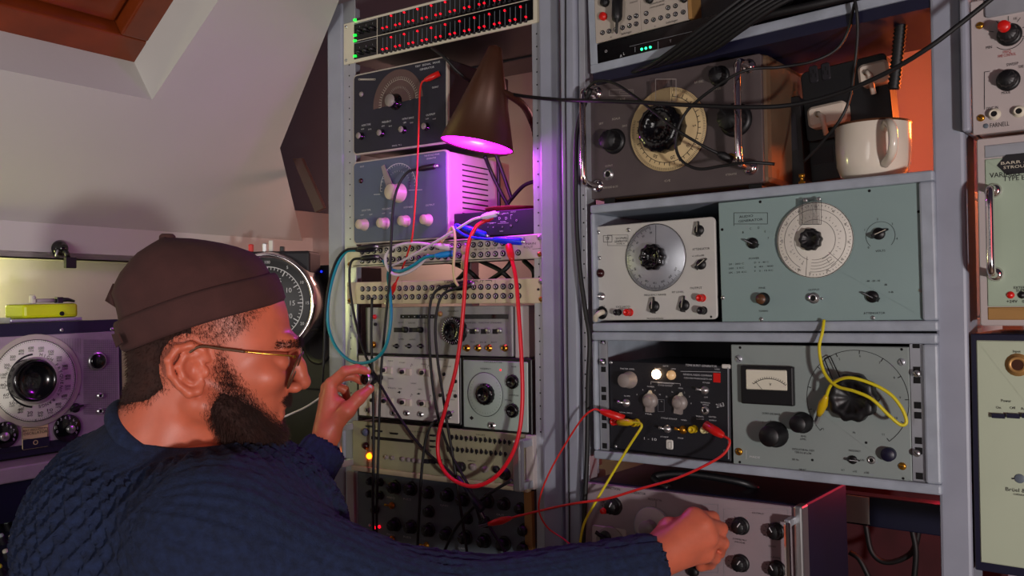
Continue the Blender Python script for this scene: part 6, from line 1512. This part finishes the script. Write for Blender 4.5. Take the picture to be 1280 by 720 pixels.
b.add(P_, [(0, 2, 1), (0, 3, 2), (1, 2, 4), (3, 4, 2), (0, 1, 5), (3, 5, 4), (0, 5, 3), (1, 4, 5)], 'felt_brown', True); b.build('cap_fold', capo)
b = MB(); P_ = []
for (x, t, y) in ((-92, 20, -42), (-81, 18, -60), (-80, 6, -60), (-92, 4, -42)): P_.append(Vector(hw(HM + E1 * x + E3 * t + np.array((0, y, 0)))))
b.poly(P_, .002, (-.6, -.7, 0), 'felt_brown'); b.build('cap_tab', capo)

# --- spectacles
def hp(*q): return Vector(hw(np.array(q, float)))
gl = bpy.data.objects.new('spectacles', None); COL.objects.link(gl); gl.parent = person; gl['label'] = 'thin gold-wire spectacles'
for s_ in (-1, 1):
    MB().tube(spline([hp(108, 60 * s_, 6), hp(82, 69 * s_, 9), hp(52, 75 * s_, 13)], 8), .0011, 8, 'gold_wire').build('temple_arm', gl)
    MB().tube(spline([hp(52, 75 * s_, 13), hp(26, 77 * s_, 17), hp(2, 78 * s_, 20), hp(-14, 76 * s_, 10)], 8), .0017, 8, 'mugdark').build('temple_tip', gl)
    rim = []; ns = 40; lv = []
    for k in range(ns + 1):
        a = 2 * math.pi * k / ns; cz = -14 + 21 * math.sin(a) * (1 if abs(math.sin(a)) < .8 else .97); cy = 34 * s_ + 25 * math.cos(a)
        cx = 108 + (cz + 14) * .38 - abs(cy) * .05; rim.append(hp(cx, cy, cz)); lv.append(hp(cx, cy, cz))
    MB().tube(rim, .0012, 8, 'mugdark', cap=False).build('rim', gl)
    b = MB(); b.poly(lv[:-1], .0012, tuple(-HX), 'lens'); b.build('lens_disc', gl)
    MB().tube([hp(107, 57 * s_, 4), hp(108, 60 * s_, 6)], .002, 8, 'gold_wire').build('hinge', gl)
MB().tube(spline([hp(107, -10, -6), hp(111, 0, -2), hp(107, 10, -6)], 6), .0012, 8, 'gold_wire').build('bridge', gl)

# --- seated lower half
Lg = Field((-.78, .78, 0.0), (.28, 1.55, .66), .014)
Lg.ell(pel + np.array((0, 0, -.02)), (.16, .19, .13), .05)
for s_ in (-1, 1):
    y_ = 1.14 + .11 * s_; Lg.chain([(-.48, y_, .53), (-.05, y_ + .05 * s_, .54), (-.10, y_ + .05 * s_, .09)], [.095, .066, .050], .04)
V_, Q_ = Lg.mesh(); npmesh('trousers', V_, Q_, 'denim', person)
for s_ in (-1, 1):
    y_ = 1.14 + .16 * s_; b = MB().box(-.16, .11, y_ - .045, y_ + .045, .0, .035, 'black', .012); b.box(-.16, -.03, y_ - .042, y_ + .042, .03, .10, 'black', .015); b.box(-.05, .08, y_ - .04, y_ + .04, .03, .065, 'black', .014); b.build('shoe', person)
st = thing('stool', 'round black stool under the seated man', 'stool', Matrix.Translation((-.50, 1.14, 0)))
b = MB().lathe([(.0, .0), (.16, .0), (.17, .01), (.17, .04), (.16, .05), (0, .05)], 40, m='black', cap=False); b.v = [(x, -z, y + .37) for x, y, z in b.v]; b.build('seat', st)
for k in range(4):
    a = math.pi / 4 + k * math.pi / 2; MB().tube([Vector((.11 * math.cos(a), .11 * math.sin(a), .372)), Vector((.19 * math.cos(a), .19 * math.sin(a), 0))], .013, 10, 'steel').build('leg', st)
